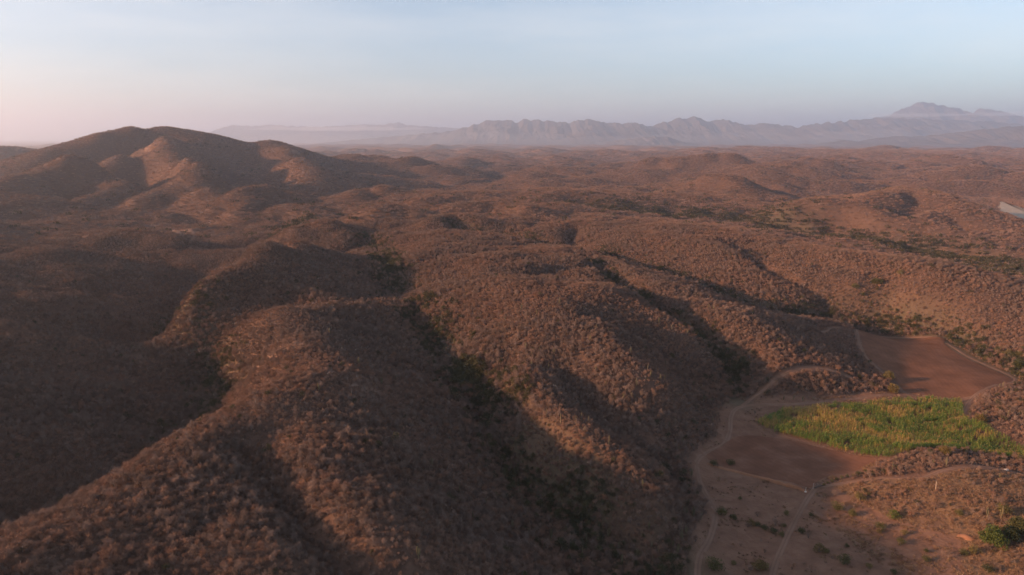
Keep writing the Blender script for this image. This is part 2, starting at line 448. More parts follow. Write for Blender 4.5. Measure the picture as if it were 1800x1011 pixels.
def drape(px, py):
    """first point of the smooth land under a sight line"""
    d = ray(px, py)
    t = np.exp(np.linspace(math.log(110), math.log(9000), 2600))
    x, y, z = d[0] * t, d[1] * t, CAM_H + d[2] * t
    a, l = logpolar(x, y)
    h = interp_grid(BZ, ac, lc, a, l)
    k = np.argmax(z < h)
    if k == 0: k = len(t) - 1
    return (x[k], y[k])


RELIEF = [([drape(*p) if len(p) == 2 else Q(*p)[:2] for p in pts], amp, w) for pts, amp, w in [
    # gullies cut into the near ridges
    ([(430, 775), (470, 825), (505, 870), (540, 920), (590, 970), (630, 1020)], -6, 8),
    ([(860, 555), (885, 600), (890, 640)], -4, 11),
    ([(1022, 555), (1080, 570), (1130, 595), (1180, 635), (1215, 690), (1240, 715)], -4, 10),
    ([(990, 640), (1040, 715), (1090, 765), (1160, 812), (1215, 838)], -4, 11),
    ([(930, 480), (1000, 470), (1040, 466)], -3, 12),
    ([(1012, 400), (1003, 418), (1015, 434)], -7, 14),
    ([(1297, 430), (1345, 465), (1400, 490), (1445, 515)], -7, 18),
    ([(1290, 425), (1380, 446), (1490, 462), (1560, 480)], -6, 16),
    ([(1420, 415), (1530, 440), (1640, 455), (1720, 470)], -6, 18),
    ([(700, 640), (760, 655), (830, 690)], -3, 9),
    ([(620, 750), (690, 755), (790, 765)], -2.5, 8),
    ([(660, 830), (720, 850), (810, 870)], -3, 8),
    ([(760, 930), (840, 930), (930, 930)], -3, 8),
    ([(560, 500), (620, 520), (690, 515)], -3.5, 13),
    ([(500, 520), (560, 555), (640, 570), (720, 560)], -3, 12),
    ([(640, 420), (600, 440), (640, 470), (690, 500)], -4, 14),
    ([(100, 560), (200, 570), (300, 575)], -6, 18),
    ([(60, 640), (170, 640), (330, 660)], -6, 16),
    ([(30, 720), (140, 720), (290, 740)], -5, 14),
    ([(140, 440), (220, 455), (330, 470), (400, 470)], -8, 24),
    ([(20, 490), (130, 500), (260, 510), (310, 530)], -7, 20),
    # brows
    ([(330, 530), (380, 485), (440, 455), (520, 440)], 4, 16),
    ([(505, 415), (545, 400), (580, 397)], 5, 20),
    ([(850, 480), (920, 505), (1000, 545), (1060, 600), (1130, 660), (1165, 680)], 1.8, 14),
    ([(1040, 520), (1110, 548), (1180, 585), (1225, 620)], 4, 12),
    ([(900, 650), (950, 735), (1020, 790), (1090, 845)], 2.5, 9),
    ([(230, 420), (270, 422), (310, 432)], 6, 20),
    ([(60, 455), (110, 440), (180, 430)], 6, 22),
    # the big hill: gullies and spurs
    ([(200, 262, 1940), (150, 284, 1850), (100, 300, 1740), (45, 318, 1590), (0, 330, 1470)], -20, 52),
    ([(262, 257, 1970), (249, 285, 1890), (240, 312, 1780), (236, 342, 1580)], -27, 50),
    ([(190, 322, 1600), (150, 336, 1480), (100, 350, 1360)], -9, 40),
    ([(300, 322, 1530), (268, 340, 1450)], -9, 34),
    ([(385, 285, 1930), (400, 318, 1760), (412, 345, 1580)], -20, 55),
    ([(430, 275, 2060), (450, 300, 1900), (465, 322, 1760)], -11, 50),
    ([(575, 300, 2150), (590, 322, 1950)], -10, 50),
    ([(250, 243, 1940), (216, 264, 1700), (165, 289, 1520), (112, 305, 1420), (60, 322, 1350), (0, 338, 1280)], 12, 44),
    ([(275, 249, 1900), (300, 262, 1740), (330, 285, 1570), (352, 306, 1460), (366, 326, 1380), (374, 348, 1310)], 12, 46),
    ([(352, 315, 1440), (300, 338, 1350), (250, 358, 1270)], 11, 38),
    ([(216, 338, 1420), (180, 352, 1330), (142, 364, 1250)], 10, 34),
    ([(505, 266, 2100), (525, 285, 1860), (540, 310, 1680), (550, 328, 1580)], 11, 50),
    # mounds in front of it
    ([(385, 377), (420, 353), (450, 341), (470, 339)], 11, 34),
    ([(410, 384), (440, 369), (466, 362)], 8, 24),
    ([(490, 372), (530, 375), (555, 388)], 8, 30),
    ([(425, 378), (460, 372), (480, 360)], -6, 16),
    ([(620, 352), (650, 341), (675, 343)], 9, 34),
    ([(650, 384), (690, 373), (730, 380)], 9, 30),
    ([(735, 362), (765, 352), (790, 358)], 9, 30),
    ([(820, 368), (880, 366), (930, 378)], 9, 30),
    ([(760, 392), (800, 385), (835, 392)], 6, 22),
    ([(660, 395), (740, 402), (820, 398), (880, 404)], -7, 20),
    ([(700, 368), (730, 375), (790, 376), (850, 385)], -6, 18),
    ([(965, 345), (990, 338), (1015, 342), (1050, 348)], 3, 30),
    # knobs and hollows out on the plain
    ([(1215, 330), (1240, 323), (1258, 330)], 7, 60),
    ([(1300, 340), (1340, 336), (1370, 342)], 12, 45),
    ([(1270, 338), (1330, 345), (1400, 352)], -12, 45),
    ([(1400, 375), (1450, 366), (1500, 372), (1530, 386)], 13, 45),
    ([(1560, 362), (1600, 352), (1640, 362), (1660, 380)], 14, 50),
    ([(1390, 392), (1420, 378), (1455, 385)], -10, 35),
    ([(1450, 395), (1475, 380), (1500, 392)], -9, 30),
    ([(1600, 380), (1640, 372), (1690, 392)], -11, 35),
    ([(1240, 292), (1265, 285), (1285, 292)], 22, 70),
    ([(1140, 300), (1160, 294), (1185, 300)], 18, 70),
    ([(985, 298), (1005, 291), (1030, 297)], 18, 80),
    ([(1390, 300), (1420, 293), (1450, 300)], 18, 80),
    ([(1330, 318), (1380, 312), (1440, 318)], 14, 60),
    ([(1500, 330), (1560, 322), (1620, 330)], 14, 60),
]]
RELIEF = [(p_, a_ * (1.3 if math.hypot(*p_[0]) > 750 else 1.0), w_) for p_, a_, w_ in RELIEF]
RELIEF += [([Q(632, 279, 2560)[:2], Q(640, 281, 2540)[:2]], 15, 48), ([Q(688, 287, 2480)[:2], Q(680, 288, 2490)[:2]], 13, 42), ([Q(662, 288, 2540)[:2], Q(664, 292, 2480)[:2]], -9, 40),
           ([Q(462, 252, 2230)[:2], Q(480, 253, 2250)[:2]], 10, 50), ([Q(443, 254, 2220)[:2], Q(440, 262, 2150)[:2]], -9, 35), ([Q(232, 224, 2050)[:2], Q(234, 228, 2020)[:2]], 5, 45), ([Q(256, 227, 2080)[:2], Q(258, 232, 2040)[:2]], -5, 30)]
GZ = GB + detail_height(GX, GY, GB)


def blur(a, n):
    for _ in range(n):
        p_ = np.pad(a, 1, mode='edge')
        a = (p_[:-2, 1:-1] + p_[2:, 1:-1] + p_[1:-1, :-2] + p_[1:-1, 2:] + 4 * p_[1:-1, 1:-1]) / 8.0
    return a


def runoff(Z, cell):
    """catchment area of every cell: water routed downhill over the filled surface"""
    ny, nx = Z.shape
    zf = Z.ravel().tolist()
    seen = bytearray(nx * ny); down = [-1] * (nx * ny); order = []
    heap = []
    for i in range(nx):
        for j in (0, ny - 1):
            k = j * nx + i
            if not seen[k]: seen[k] = 1; heap.append((zf[k], k))
    for j in range(ny):
        for i in (0, nx - 1):
            k = j * nx + i
            if not seen[k]: seen[k] = 1; heap.append((zf[k], k))
    heapq.heapify(heap)
    nbr = (-1, 1, -nx, nx, -nx - 1, -nx + 1, nx - 1, nx + 1)
    pop, push = heapq.heappop, heapq.heappush
    n = nx * ny
    while heap:
        z, k = pop(heap)
        order.append(k)
        for d in nbr:
            q = k + d
            if q < 0 or q >= n or seen[q]: continue
            seen[q] = 1; down[q] = k
            push(heap, (zf[q] if zf[q] > z else z + 1e-4, q))
    acc = [cell * cell] * n
    for k in reversed(order):
        if down[k] >= 0: acc[down[k]] += acc[k]
    return np.array(acc).reshape(ny, nx)


def erode(x0, x1, y0, y1, cell, a0, depth, dmax, soft, margin, passes=2):
    """cut branching gullies where water would run"""
    global GZ
    xs_ = np.arange(x0, x1, cell); ys_ = np.arange(y0, y1, cell)
    XX, YY = np.meshgrid(xs_, ys_)
    a, l = logpolar(XX, YY)
    Z0 = interp_grid(GZ, a_arr, l_arr, a, l)
    Z = Z0 + 0.12 * cell * fbm(XX / (cell * 5), YY / (cell * 5), 3, 205)
    for _ in range(passes):
        acc = runoff(Z, cell)
        cut = np.minimum(depth * np.log1p(acc / a0), dmax)
        cut = blur(cut, soft)
        Z = Z - cut / passes
    D = blur(Z0 - Z, 1)
    D = D - blur(D, 60)                     # keep the mean height: gullies go down, ribs between them up
    ii = (GX > x0) & (GX < x1) & (GY > y0) & (GY < y1)
    gx, gy = GX[ii], GY[ii]
    fx = np.clip((gx - x0) / cell, 0, len(xs_) - 1.001); fy = np.clip((gy - y0) / cell, 0, len(ys_) - 1.001)
    i0 = fx.astype(int); j0 = fy.astype(int); tx = fx - i0; ty = fy - j0
    d = (D[j0, i0] * (1 - tx) + D[j0, i0 + 1] * tx) * (1 - ty) + (D[j0 + 1, i0] * (1 - tx) + D[j0 + 1, i0 + 1] * tx) * ty
    edge = np.minimum(np.minimum(gx - x0, x1 - gx), np.minimum(gy - y0, y1 - gy))
    w = sstep(0, margin, edge) * sstep(3.5, 12, GB[ii])
    for poly in (FIELD_UP, FIELD_LOW, CROP):
        dd = np.where(in_poly(gx, gy, poly), 0, dist_poly(gx, gy, list(poly) + [poly[0]]))
        w = w * sstep(4, 40, dd)
    GZ[ii] -= d * w


GZ = np.array(GZ, float)
erode(-640, 760, 100, 1080, 3.6, 150.0, 2.1, 13.0, 2, 60)
erode(-2400, 2500, 980, 3700, 9.5, 1500.0, 3.6, 24.0, 2, 120)
GZ = np.maximum(GZ, -12)


def height(X, Y):
    a, l = logpolar(np.asarray(X, float), np.asarray(Y, float))
    return interp_grid(GZ, a_arr, l_arr, a, l)


def mesh_obj(name, verts, faces, mat=None, parent=None, smooth=False, link=True):
    me = bpy.data.meshes.new(name)
    verts = np.asarray(verts, np.float32)
    me.vertices.add(len(verts))
    me.vertices.foreach_set('co', verts.ravel())
    if isinstance(faces, np.ndarray):
        n, k = faces.shape
        flatf = faces.ravel(); starts = np.arange(n) * k; tot = np.full(n, k)
    else:
        tot = np.array([len(f) for f in faces]); starts = np.concatenate([[0], np.cumsum(tot)[:-1]])
        flatf = np.array([i for f in faces for i in f])
    me.loops.add(len(flatf))
    me.loops.foreach_set('vertex_index', flatf.astype(np.int32))
    me.polygons.add(len(tot))
    me.polygons.foreach_set('loop_start', starts.astype(np.int32))
    me.polygons.foreach_set('loop_total', tot.astype(np.int32))
    me.update(calc_edges=True)
    me.validate()
    me.polygons.foreach_set('use_smooth', np.full(len(me.polygons), smooth))
    if mat: me.materials.append(mat)
    ob = bpy.data.objects.new(name, me)
    if link: col.objects.link(ob)
    if parent: ob.parent = parent
    return ob


def grid_faces(nu, nv):
    i = np.arange((nu - 1) * (nv - 1)); r = i // (nv - 1); c = i % (nv - 1)
    v = r * nv + c
    return np.stack([v, v + 1, v + nv + 1, v + nv], 1)

# ------------------------------------------------------------------ materials
def new_mat(name):
    m = bpy.data.materials.new(name); m.use_nodes = True
    nt = m.node_tree
    b = nt.nodes['Principled BSDF']
    b.inputs['Roughness'].default_value = 0.9
    b.inputs['Specular IOR Level'].default_value = 0.15
    return m, nt, b


def node(nt, kind, **kw):
    n = nt.nodes.new(kind)
    for k, v in kw.items():
        if k in n.inputs: n.inputs[k].default_value = v
        else: setattr(n, k, v)
    return n


def noise_tex(nt, scale, detail=4.0, rough=0.55, coord=None):
    n = node(nt, 'ShaderNodeTexNoise'); n.inputs['Scale'].default_value = scale
    n.inputs['Detail'].default_value = detail; n.inputs['Roughness'].default_value = rough
    if coord is not None: nt.links.new(coord, n.inputs['Vector'])
    return n.outputs['Fac']


def ramp(nt, fac, stops):
    r = node(nt, 'ShaderNodeValToRGB')
    e = r.color_ramp.elements
    e[0].position, e[0].color = stops[0][0], (*stops[0][1], 1)
    e[1].position, e[1].color = stops[-1][0], (*stops[-1][1], 1)
    for p, c in stops[1:-1]:
        k = e.new(p); k.color = (*c, 1)
    nt.links.new(fac, r.inputs['Fac'])
    return r.outputs['Color']


def mix(nt, fac, a, b, mode='MIX'):
    m = node(nt, 'ShaderNodeMix', data_type='RGBA', blend_type=mode)
    for sock, val in ((m.inputs[0], fac), (m.inputs[6], a), (m.inputs[7], b)):
        if isinstance(val, (int, float)): sock.default_value = val
        elif isinstance(val, tuple): sock.default_value = (*val, 1) if len(val) == 3 else val
        else: nt.links.new(val, sock)
    return m.outputs[2]


def mathn(nt, op, a, b=None):
    m = node(nt, 'ShaderNodeMath', operation=op)
    for i, v in enumerate((a, b)):
        if v is None: continue
        if isinstance(v, (int, float)): m.inputs[i].default_value = v
        else: nt.links.new(v, m.inputs[i])
    return m.outputs[0]


def attr(nt, name):
    n = node(nt, 'ShaderNodeAttribute'); n.attribute_name = name
    return n.outputs['Fac']


def bump(nt, b, h, strength, dist):
    n = node(nt, 'ShaderNodeBump'); n.inputs['Strength'].default_value = strength; n.inputs['Distance'].default_value = dist
    nt.links.new(h, n.inputs['Height']); nt.links.new(n.outputs[0], b.inputs['Normal'])


def geo_pos(nt):
    return node(nt, 'ShaderNodeNewGeometry').outputs['Position']


def ground_material():
    m, nt, b = new_mat('dry_ground')
    p = geo_pos(nt)
    n1 = noise_tex(nt, 0.012, 5, 0.6, p)
    n2 = noise_tex(nt, 0.16, 5, 0.65, p)
    n3 = noise_tex(nt, 0.9, 4, 0.6, p)
    litter = ramp(nt, n2, [(0.3, (0.066, 0.044, 0.034)), (0.5, (0.10, 0.062, 0.045)), (0.72, (0.15, 0.092, 0.066))])
    litter = mix(nt, mathn(nt, 'MULTIPLY', n1, 0.6), litter, (0.1, 0.063, 0.046))
    # grain of scrub too far off to be built
    nf = noise_tex(nt, 0.035, 6, 0.72, p)
    farc = ramp(nt, nf, [(0.36, (0.085, 0.062, 0.048)), (0.5, (0.16, 0.098, 0.07)), (0.66, (0.22, 0.13, 0.09))])
    c = mix(nt, attr(nt, 'far'), litter, farc)
    soil = ramp(nt, n2, [(0.3, (0.12, 0.066, 0.044)), (0.5, (0.168, 0.093, 0.062)), (0.75, (0.23, 0.138, 0.094))])
    soil = mix(nt, mathn(nt, 'MULTIPLY', n3, 0.5), soil, (0.13, 0.085, 0.06))
    c = mix(nt, attr(nt, 'bare'), c, soil)
    c = mix(nt, attr(nt, 'pale'), c, (0.29, 0.19, 0.14))
    c = mix(nt, attr(nt, 'grass'), c, mix(nt, n3, (0.22, 0.135, 0.075), (0.14, 0.09, 0.055)))
    c = mix(nt, mathn(nt, 'MULTIPLY', attr(nt, 'moist'), 0.6), c, (0.075, 0.07, 0.045))
    nt.links.new(c, b.inputs['Base Color'])
    b.inputs['Roughness'].default_value = 1.0
    b.inputs['Specular IOR Level'].default_value = 0.05
    bump(nt, b, mathn(nt, 'ADD', n3, mathn(nt, 'MULTIPLY', n2, 3.0)), 0.6, 0.5)
    return m


def soil_material(name, c0, c1, c2, furrow=None):
    m, nt, b = new_mat(name)
    p = geo_pos(nt)
    n = noise_tex(nt, 0.09, 6, 0.6, p); n2 = noise_tex(nt, 1.6, 4, 0.6, p)
    c = ramp(nt, n, [(0.3, c0), (0.5, c1), (0.72, c2)])
    c = mix(nt, mathn(nt, 'MULTIPLY', n2, 0.35), c, tuple(x * 0.6 for x in c0))
    if furrow is not None:
        mp = node(nt, 'ShaderNodeMapping'); mp.inputs['Rotation'].default_value = (0, 0, furrow)
        nt.links.new(p, mp.inputs['Vector'])
        w = node(nt, 'ShaderNodeTexWave'); w.inputs['Scale'].default_value = 0.11; w.inputs['Distortion'].default_value = 5.0
        w.inputs['Detail'].default_value = 3; w.inputs['Detail Scale'].default_value = 0.6
        nt.links.new(mp.outputs[0], w.inputs['Vector'])
        c = mix(nt, mathn(nt, 'MULTIPLY', w.outputs['Fac'], 0.12), c, tuple(x * 0.65 for x in c0))
        bump(nt, b, mathn(nt, 'ADD', mathn(nt, 'MULTIPLY', w.outputs['Fac'], 0.5), n2), 0.4, 0.12)
    else:
        bump(nt, b, n2, 0.5, 0.2)
    nt.links.new(c, b.inputs['Base Color'])
    b.inputs['Roughness'].default_value = 1.0; b.inputs['Specular IOR Level'].default_value = 0.05
    return m


def track_material(name, c0, c1, c2):
    m = soil_material(name, c0, c1, c2)
    nt = m.node_tree; b = nt.nodes['Principled BSDF']
    src = b.inputs['Base Color'].links[0].from_socket
    n = noise_tex(nt, 0.5, 4, 0.6, geo_pos(nt))
    f = mathn(nt, 'MULTIPLY', attr(nt, 'verge'), mathn(nt, 'MULTIPLY', n, 1.6))
    nt.links.new(mix(nt, f, src, (0.11, 0.072, 0.05)), b.inputs['Base Color'])
    return m


def leaf_material(name, stops, trans=0.0):
    """colour varies from plant to plant"""
    m, nt, b = new_mat(name)
    oi = node(nt, 'ShaderNodeObjectInfo')
    c = ramp(nt, oi.outputs['Random'], stops)
    n = noise_tex(nt, 1.1, 2, 0.5, geo_pos(nt))
    c = mix(nt, mathn(nt, 'MULTIPLY', n, 0.55), c, mix(nt, 0.5, c, (0.02, 0.02, 0.015)))
    nt.links.new(c, b.inputs['Base Color'])
    b.inputs['Roughness'].default_value = 0.85
    return m


M = {}
M['ground'] = ground_material()
M['tilled_up'] = soil_material('ploughed_soil', (0.115, 0.057, 0.035), (0.155, 0.077, 0.047), (0.2, 0.102, 0.064), furrow=0.25)
M['tilled_low'] = soil_material('harrowed_soil', (0.115, 0.058, 0.037), (0.155, 0.078, 0.05), (0.205, 0.115, 0.078), furrow=-0.5)
M['track'] = track_material('track_dust', (0.165, 0.1, 0.07), (0.2, 0.124, 0.088), (0.24, 0.15, 0.108))
M['bank'] = soil_material('bank_earth', (0.19, 0.095, 0.056), (0.24, 0.125, 0.074), (0.28, 0.15, 0.092))
M['bluff'] = soil_material('bluff_earth', (0.14, 0.088, 0.06), (0.17, 0.108, 0.074), (0.22, 0.145, 0.1))
M['rock'] = soil_material('pale_stone', (0.34, 0.3, 0.26), (0.42, 0.38, 0.33), (0.48, 0.44, 0.39))
M['twig'] = leaf_material('dry_twigs', [(0.0, (0.155, 0.1, 0.076)), (0.35, (0.22, 0.135, 0.098)), (0.6, (0.26, 0.168, 0.128)), (0.85, (0.26, 0.145, 0.096)), (1.0, (0.32, 0.215, 0.165))])
M['twig_grey'] = leaf_material('grey_twigs', [(0.0, (0.13, 0.092, 0.073)), (0.5, (0.19, 0.135, 0.108)), (1.0, (0.26, 0.19, 0.155))])
M['leaf_dark'] = leaf_material('evergreen_leaves', [(0.0, (0.034, 0.038, 0.018)), (0.6, (0.055, 0.056, 0.025)), (1.0, (0.09, 0.08, 0.036))])
M['trunk'] = leaf_material('bark', [(0.0, (0.12, 0.09, 0.075)), (1.0, (0.22, 0.175, 0.15))])
M['leaf'] = leaf_material('scrub_leaves', [(0.0, (0.042, 0.050, 0.020)), (0.4, (0.065, 0.070, 0.026)), (0.75, (0.10, 0.095, 0.036)), (1.0, (0.15, 0.115, 0.045))])
M['leaf_bright'] = leaf_material('fresh_leaves', [(0.0, (0.05, 0.075, 0.018)), (1.0, (0.085, 0.11, 0.025))])
M['leaf_gold'] = leaf_material('fading_leaves', [(0.0, (0.11, 0.085, 0.03)), (1.0, (0.145, 0.108, 0.04))])
M['cactus'] = leaf_material('cactus_skin', [(0.0, (0.10, 0.095, 0.055)), (1.0, (0.17, 0.145, 0.085))])
M['cactus_dead'] = leaf_material('bleached_cactus', [(0.0, (0.36, 0.3, 0.23)), (1.0, (0.4, 0.33, 0.25))])
M['corn'] = leaf_material('corn_leaf', [(0.0, (0.06, 0.12, 0.02)), (0.5, (0.095, 0.165, 0.028)), (1.0, (0.16, 0.2, 0.036))])
M['corn_dry'] = leaf_material('corn_leaf_ripe', [(0.0, (0.24, 0.22, 0.045)), (0.5, (0.33, 0.24, 0.06)), (1.0, (0.38, 0.24, 0.09))])
M['corn_tassel'] = leaf_material('corn_tassel', [(0.0, (0.26, 0.2, 0.07)), (1.0, (0.36, 0.26, 0.1))])
M['white'] = soil_material('white_paint', (0.4, 0.37, 0.33), (0.48, 0.45, 0.41), (0.54, 0.51, 0.47))


def water_material():
    m, nt, b = new_mat('river_water')
    n = noise_tex(nt, 0.02, 4, 0.6, geo_pos(nt))
    nt.links.new(ramp(nt, n, [(0.35, (0.26, 0.235, 0.19)), (0.65, (0.34, 0.31, 0.26))]), b.inputs['Base Color'])
    b.inputs['Roughness'].default_value = 0.55
    b.inputs['Specular IOR Level'].default_value = 0.5
    n2 = noise_tex(nt, 0.6, 3, 0.6, geo_pos(nt))
    bump(nt, b, n2, 0.3, 0.1)
    return m


def mountain_material():
    m, nt, b = new_mat('far_rock')
    n = noise_tex(nt, 0.0011, 8, 0.7, geo_pos(nt))
    nt.links.new(ramp(nt, n, [(0.35, (0.06, 0.055, 0.052)), (0.65, (0.12, 0.1, 0.09))]), b.inputs['Base Color'])
    b.inputs['Roughness'].default_value = 1.0
    return m


M['water'] = water_material()
M['mountain'] = mountain_material()


def tagk(o, kind):
    o['kind'] = kind
    return o


def tag(o, label, cat, group=None):
    o['label'] = label; o['category'] = cat
    if group: o['group'] = group
    return o


# ------------------------------------------------------------------ river bed cut into the plain
def rv(*pts):
    return [tuple(q) for q in smooth_line(pl(*pts) + pl(pts[0]), 12.0, 9.0, 4)[:-1]]


RIVER = rv((1758, 352, 5), (1790, 362, 5), (1830, 372, 5), (1900, 392, 5), (1960, 418, 5), (1880, 405, 5), (1820, 392, 5), (1790, 385, 5), (1764, 376, 5), (1754, 364, 5))
dR = np.where(in_poly(GX, GY, RIVER), 0, dist_poly(GX, GY, list(RIVER) + [RIVER[0]]))
GZ = np.where(dR < 140, GZ * sstep(10, 140, dR) + 2.5 * (1 - sstep(10, 140, dR)), GZ)

# ------------------------------------------------------------------ masks on the ground
PASTURE = pl((1226, 1070, 1.5), (1226, 985, 1.5), (1243, 930, 1.5), (1248, 885, 1.5), (1222, 830, 1.5), (1236, 795, 1.6), (1268, 768, 1.9), (1272, 735, 2.2), (1284, 708, 3.2), (1330, 702, 3.6), (1350, 708, 3), (1470, 700, 3), (1590, 690, 2.6),
             (1700, 700, 2.4), (1695, 738, 1.8), (1600, 806, 0.8), (1545, 818, 0.6), (1470, 848, 1.5), (1510, 880, 2.5), (1560, 912, 2.2), (1640, 935, 3), (1700, 950, 4), (1720, 985, 4), (1700, 1070, 4))
KNOLL_GRASS = pl((1455, 850, 1.2), (1530, 838, 4.8), (1575, 842, 6.6), (1622, 846, 8), (1690, 828, 10), (1810, 838, 9), (1840, 960, 8), (1840, 1090, 8), (1690, 1090, 4), (1690, 950, 4.2), (1560, 912, 2.2), (1490, 872, 2))
CLEARINGS = [(P(500, 607, 42), 16, 7), (P(545, 640, 43), 12, 6), (P(300, 405, 33), 50, 18), (P(265, 392, 33), 40, 10), (P(620, 690, 36), 12, 8), (Q(262, 247, 1930), 22, 14), (Q(515, 269, 2080), 22, 14),
             (P(1640, 500, 26), 22, 8), (P(1726, 338, 20), 45, 14), (P(1748, 342, 12), 22, 10), (P(1610, 462, 26), 20, 8), (P(585, 660, 40), 22, 6)]


def ell(X, Y, c, rx, ry):
    return np.exp(-(((X - c[0]) / rx) ** 2 + ((Y - c[1]) / ry) ** 2))


def masks(X, Y):
    r = np.hypot(X, Y)
    nz = fbm(X / 14, Y / 14, 3, 91)
    dp = dist_poly(X, Y, list(PASTURE) + [PASTURE[0]])
    pas = np.where(in_poly(X, Y, PASTURE), 1.0, np.exp(-(dp / 4.0) ** 2))
    kn = in_poly(X, Y, KNOLL_GRASS) * 1.0
    pale = np.zeros_like(X)
    for c, rx, ry in CLEARINGS:
        pale = np.maximum(pale, ell(X, Y, c, rx, ry) * np.clip(0.75 + 1.2 * nz, 0, 1))
    tr = np.full(np.shape(X), 1e9)
    for nm, (ln, w) in TRACKS.items():
        tr = np.minimum(tr, dist_poly(X, Y, ln[::3].tolist() + [ln[-1].tolist()]) - w * 0.5)
    moist = np.zeros_like(X)
    for nm, w in (('v1', 14), ('v1b', 14), ('v2', 17), ('v3', 11), ('v4', 17), ('v5', 44)):
        moist = np.maximum(moist, np.exp(-(dist_poly(X, Y, line(nm)) / w) ** 2))
    moist = moist * np.clip(0.95 + 0.9 * fbm(X / 30, Y / 30, 2, 97), 0, 1.2)
    return dict(pas=pas, kn=kn, pale=pale, tr=tr, moist=moist, r=r)


MK = masks(GX, GY)
bare = np.clip(np.maximum(MK['pas'], 0.8 * np.exp(-np.maximum(MK['tr'], 0) / 2.5)), 0, 1)
ground = mesh_obj('ground', np.stack([GX, GY, GZ], -1).reshape(-1, 3), grid_faces(NL, NA)[:, ::-1], M['ground'], smooth=True)
tagk(ground, 'structure')
for nm, arr in (('bare', bare * (1 - 0.6 * MK['kn'])), ('pale', MK['pale'] * 0.8), ('grass', MK['kn'] * np.clip(0.6 + 0.9 * fbm(GX / 12, GY / 12, 2, 99), 0, 1)), ('moist', MK['moist']),
                ('far', sstep(2500, 5500, MK['r']))):
    at = ground.data.attributes.new(nm, 'FLOAT', 'POINT')
    at.data.foreach_set('value', arr.astype(np.float32).ravel())


# ------------------------------------------------------------------ fields and tracks, draped on the ground
def draped_fan(name, poly, mat, lift, rings=36):
    b = smooth_line(list(poly) + [poly[0]], 3.0)[:-1]
    n = len(b)
    b = b + 0.5 * np.stack([gnoise(np.arange(n) * 0.35, np.zeros(n), 7), gnoise(np.arange(n) * 0.35, np.zeros(n) + 9, 8)], 1)
    c = b.mean(0)
    vs_, fs = [], []
    for k in range(rings + 1):
        t = (k / rings)
        q = c + (b - c) * max(t, 1e-3)
        vs_.append(q)
    V = np.concatenate(vs_)
    Z = height(V[:, 0], V[:, 1]) + lift
    Z[-n:] -= lift + 0.05            # the edge runs into the ground
    i = np.arange(rings * n); r = i // n; k = i % n; k2 = (k + 1) % n
    F = np.stack([r * n + k, (r + 1) * n + k, (r + 1) * n + k2, r * n + k2], 1)
    o = mesh_obj(name, np.column_stack([V, Z]), F, mat, smooth=True)
    if o.data.polygons[len(o.data.polygons) // 2].normal.z < 0: o.data.flip_normals()
    return tagk(o, 'structure')


M['sand'] = soil_material('river_sand', (0.3, 0.25, 0.19), (0.37, 0.31, 0.24), (0.43, 0.37, 0.29))
draped_fan('river_bed', RIVER, M['sand'], 0.8, 14)
draped_fan('ploughed_field', FIELD_UP, M['tilled_up'], 0.14)
draped_fan('harrowed_field', FIELD_LOW, M['tilled_low'], 0.14)


def ribbon(name, ln, width, mat, lift=0.16, seed=0, nacross=6):
    ln = np.asarray(ln)
    t = np.gradient(ln, axis=0); t /= np.linalg.norm(t, axis=1)[:, None] + 1e-9
    nrm = np.stack([t[:, 1], -t[:, 0]], 1)
    n = len(ln)
    s = np.arange(n) * 1.0
    wl_ = width / 2 * (1 + 0.45 * gnoise(s / 4.0, s * 0 + seed, seed)); wr_ = width / 2 * (1 + 0.45 * gnoise(s / 4.0, s * 0 + seed + 5, seed + 3))
    rows = []
    for k in range(nacross + 1):
        u = -1 + 2 * k / nacross
        w = np.where(u < 0, wl_, wr_)
        q = ln + nrm * (u * w)[:, None]
        prof = lift if abs(u) < 0.99 else -0.05
        if abs(abs(u) - 0.5) < 0.2: prof -= 0.07       # wheel ruts
        rows.append(np.column_stack([q, height(q[:, 0], q[:, 1]) + prof]))
    V = np.stack(rows, 1).reshape(-1, 3)
    o = mesh_obj(name, V, grid_faces(n, nacross + 1), mat, smooth=True)
    if o.data.polygons[0].normal.z < 0: o.data.flip_normals()
    us = np.abs(np.linspace(-1, 1, nacross + 1))
    verge = np.where(us > 0.9, 1.0, np.where(us < 0.2, 0.75, 0.0))       # grown-over middle and edges between the wheel lines
    at = o.data.attributes.new('verge', 'FLOAT', 'POINT'); at.data.foreach_set('value', np.tile(verge, n).astype(np.float32))
    return tagk(o, 'structure')


for i, (nm, (ln, w)) in enumerate(TRACKS.items()):
    ribbon('dirt_track', ln, w, M['track'], 0.14 + 0.012 * i, seed=i + 2)
# pale tracks on the distant hillsides
for i, (pts, w) in enumerate([
        ([Q(128, 324, 1500), Q(135, 322, 1505), Q(152, 327, 1480)], 6), ([Q(232, 381, 1000), Q(265, 384, 985), Q(290, 388, 960)], 4),
        ([Q(335, 397, 930), Q(350, 399, 920), Q(370, 399, 925)], 4), ([Q(622, 331, 1750), Q(640, 326, 1830), Q(645, 322, 1880), Q(636, 318, 1950), Q(630, 314, 2000)], 7),
        ([P(1555, 452, 28), P(1600, 460, 26), P(1640, 470, 24)], 4)]):
    ribbon('hill_track', smooth_line(pts, 12, 6, i), w, M['track'], 0.5, seed=20 + i, nacross=4)


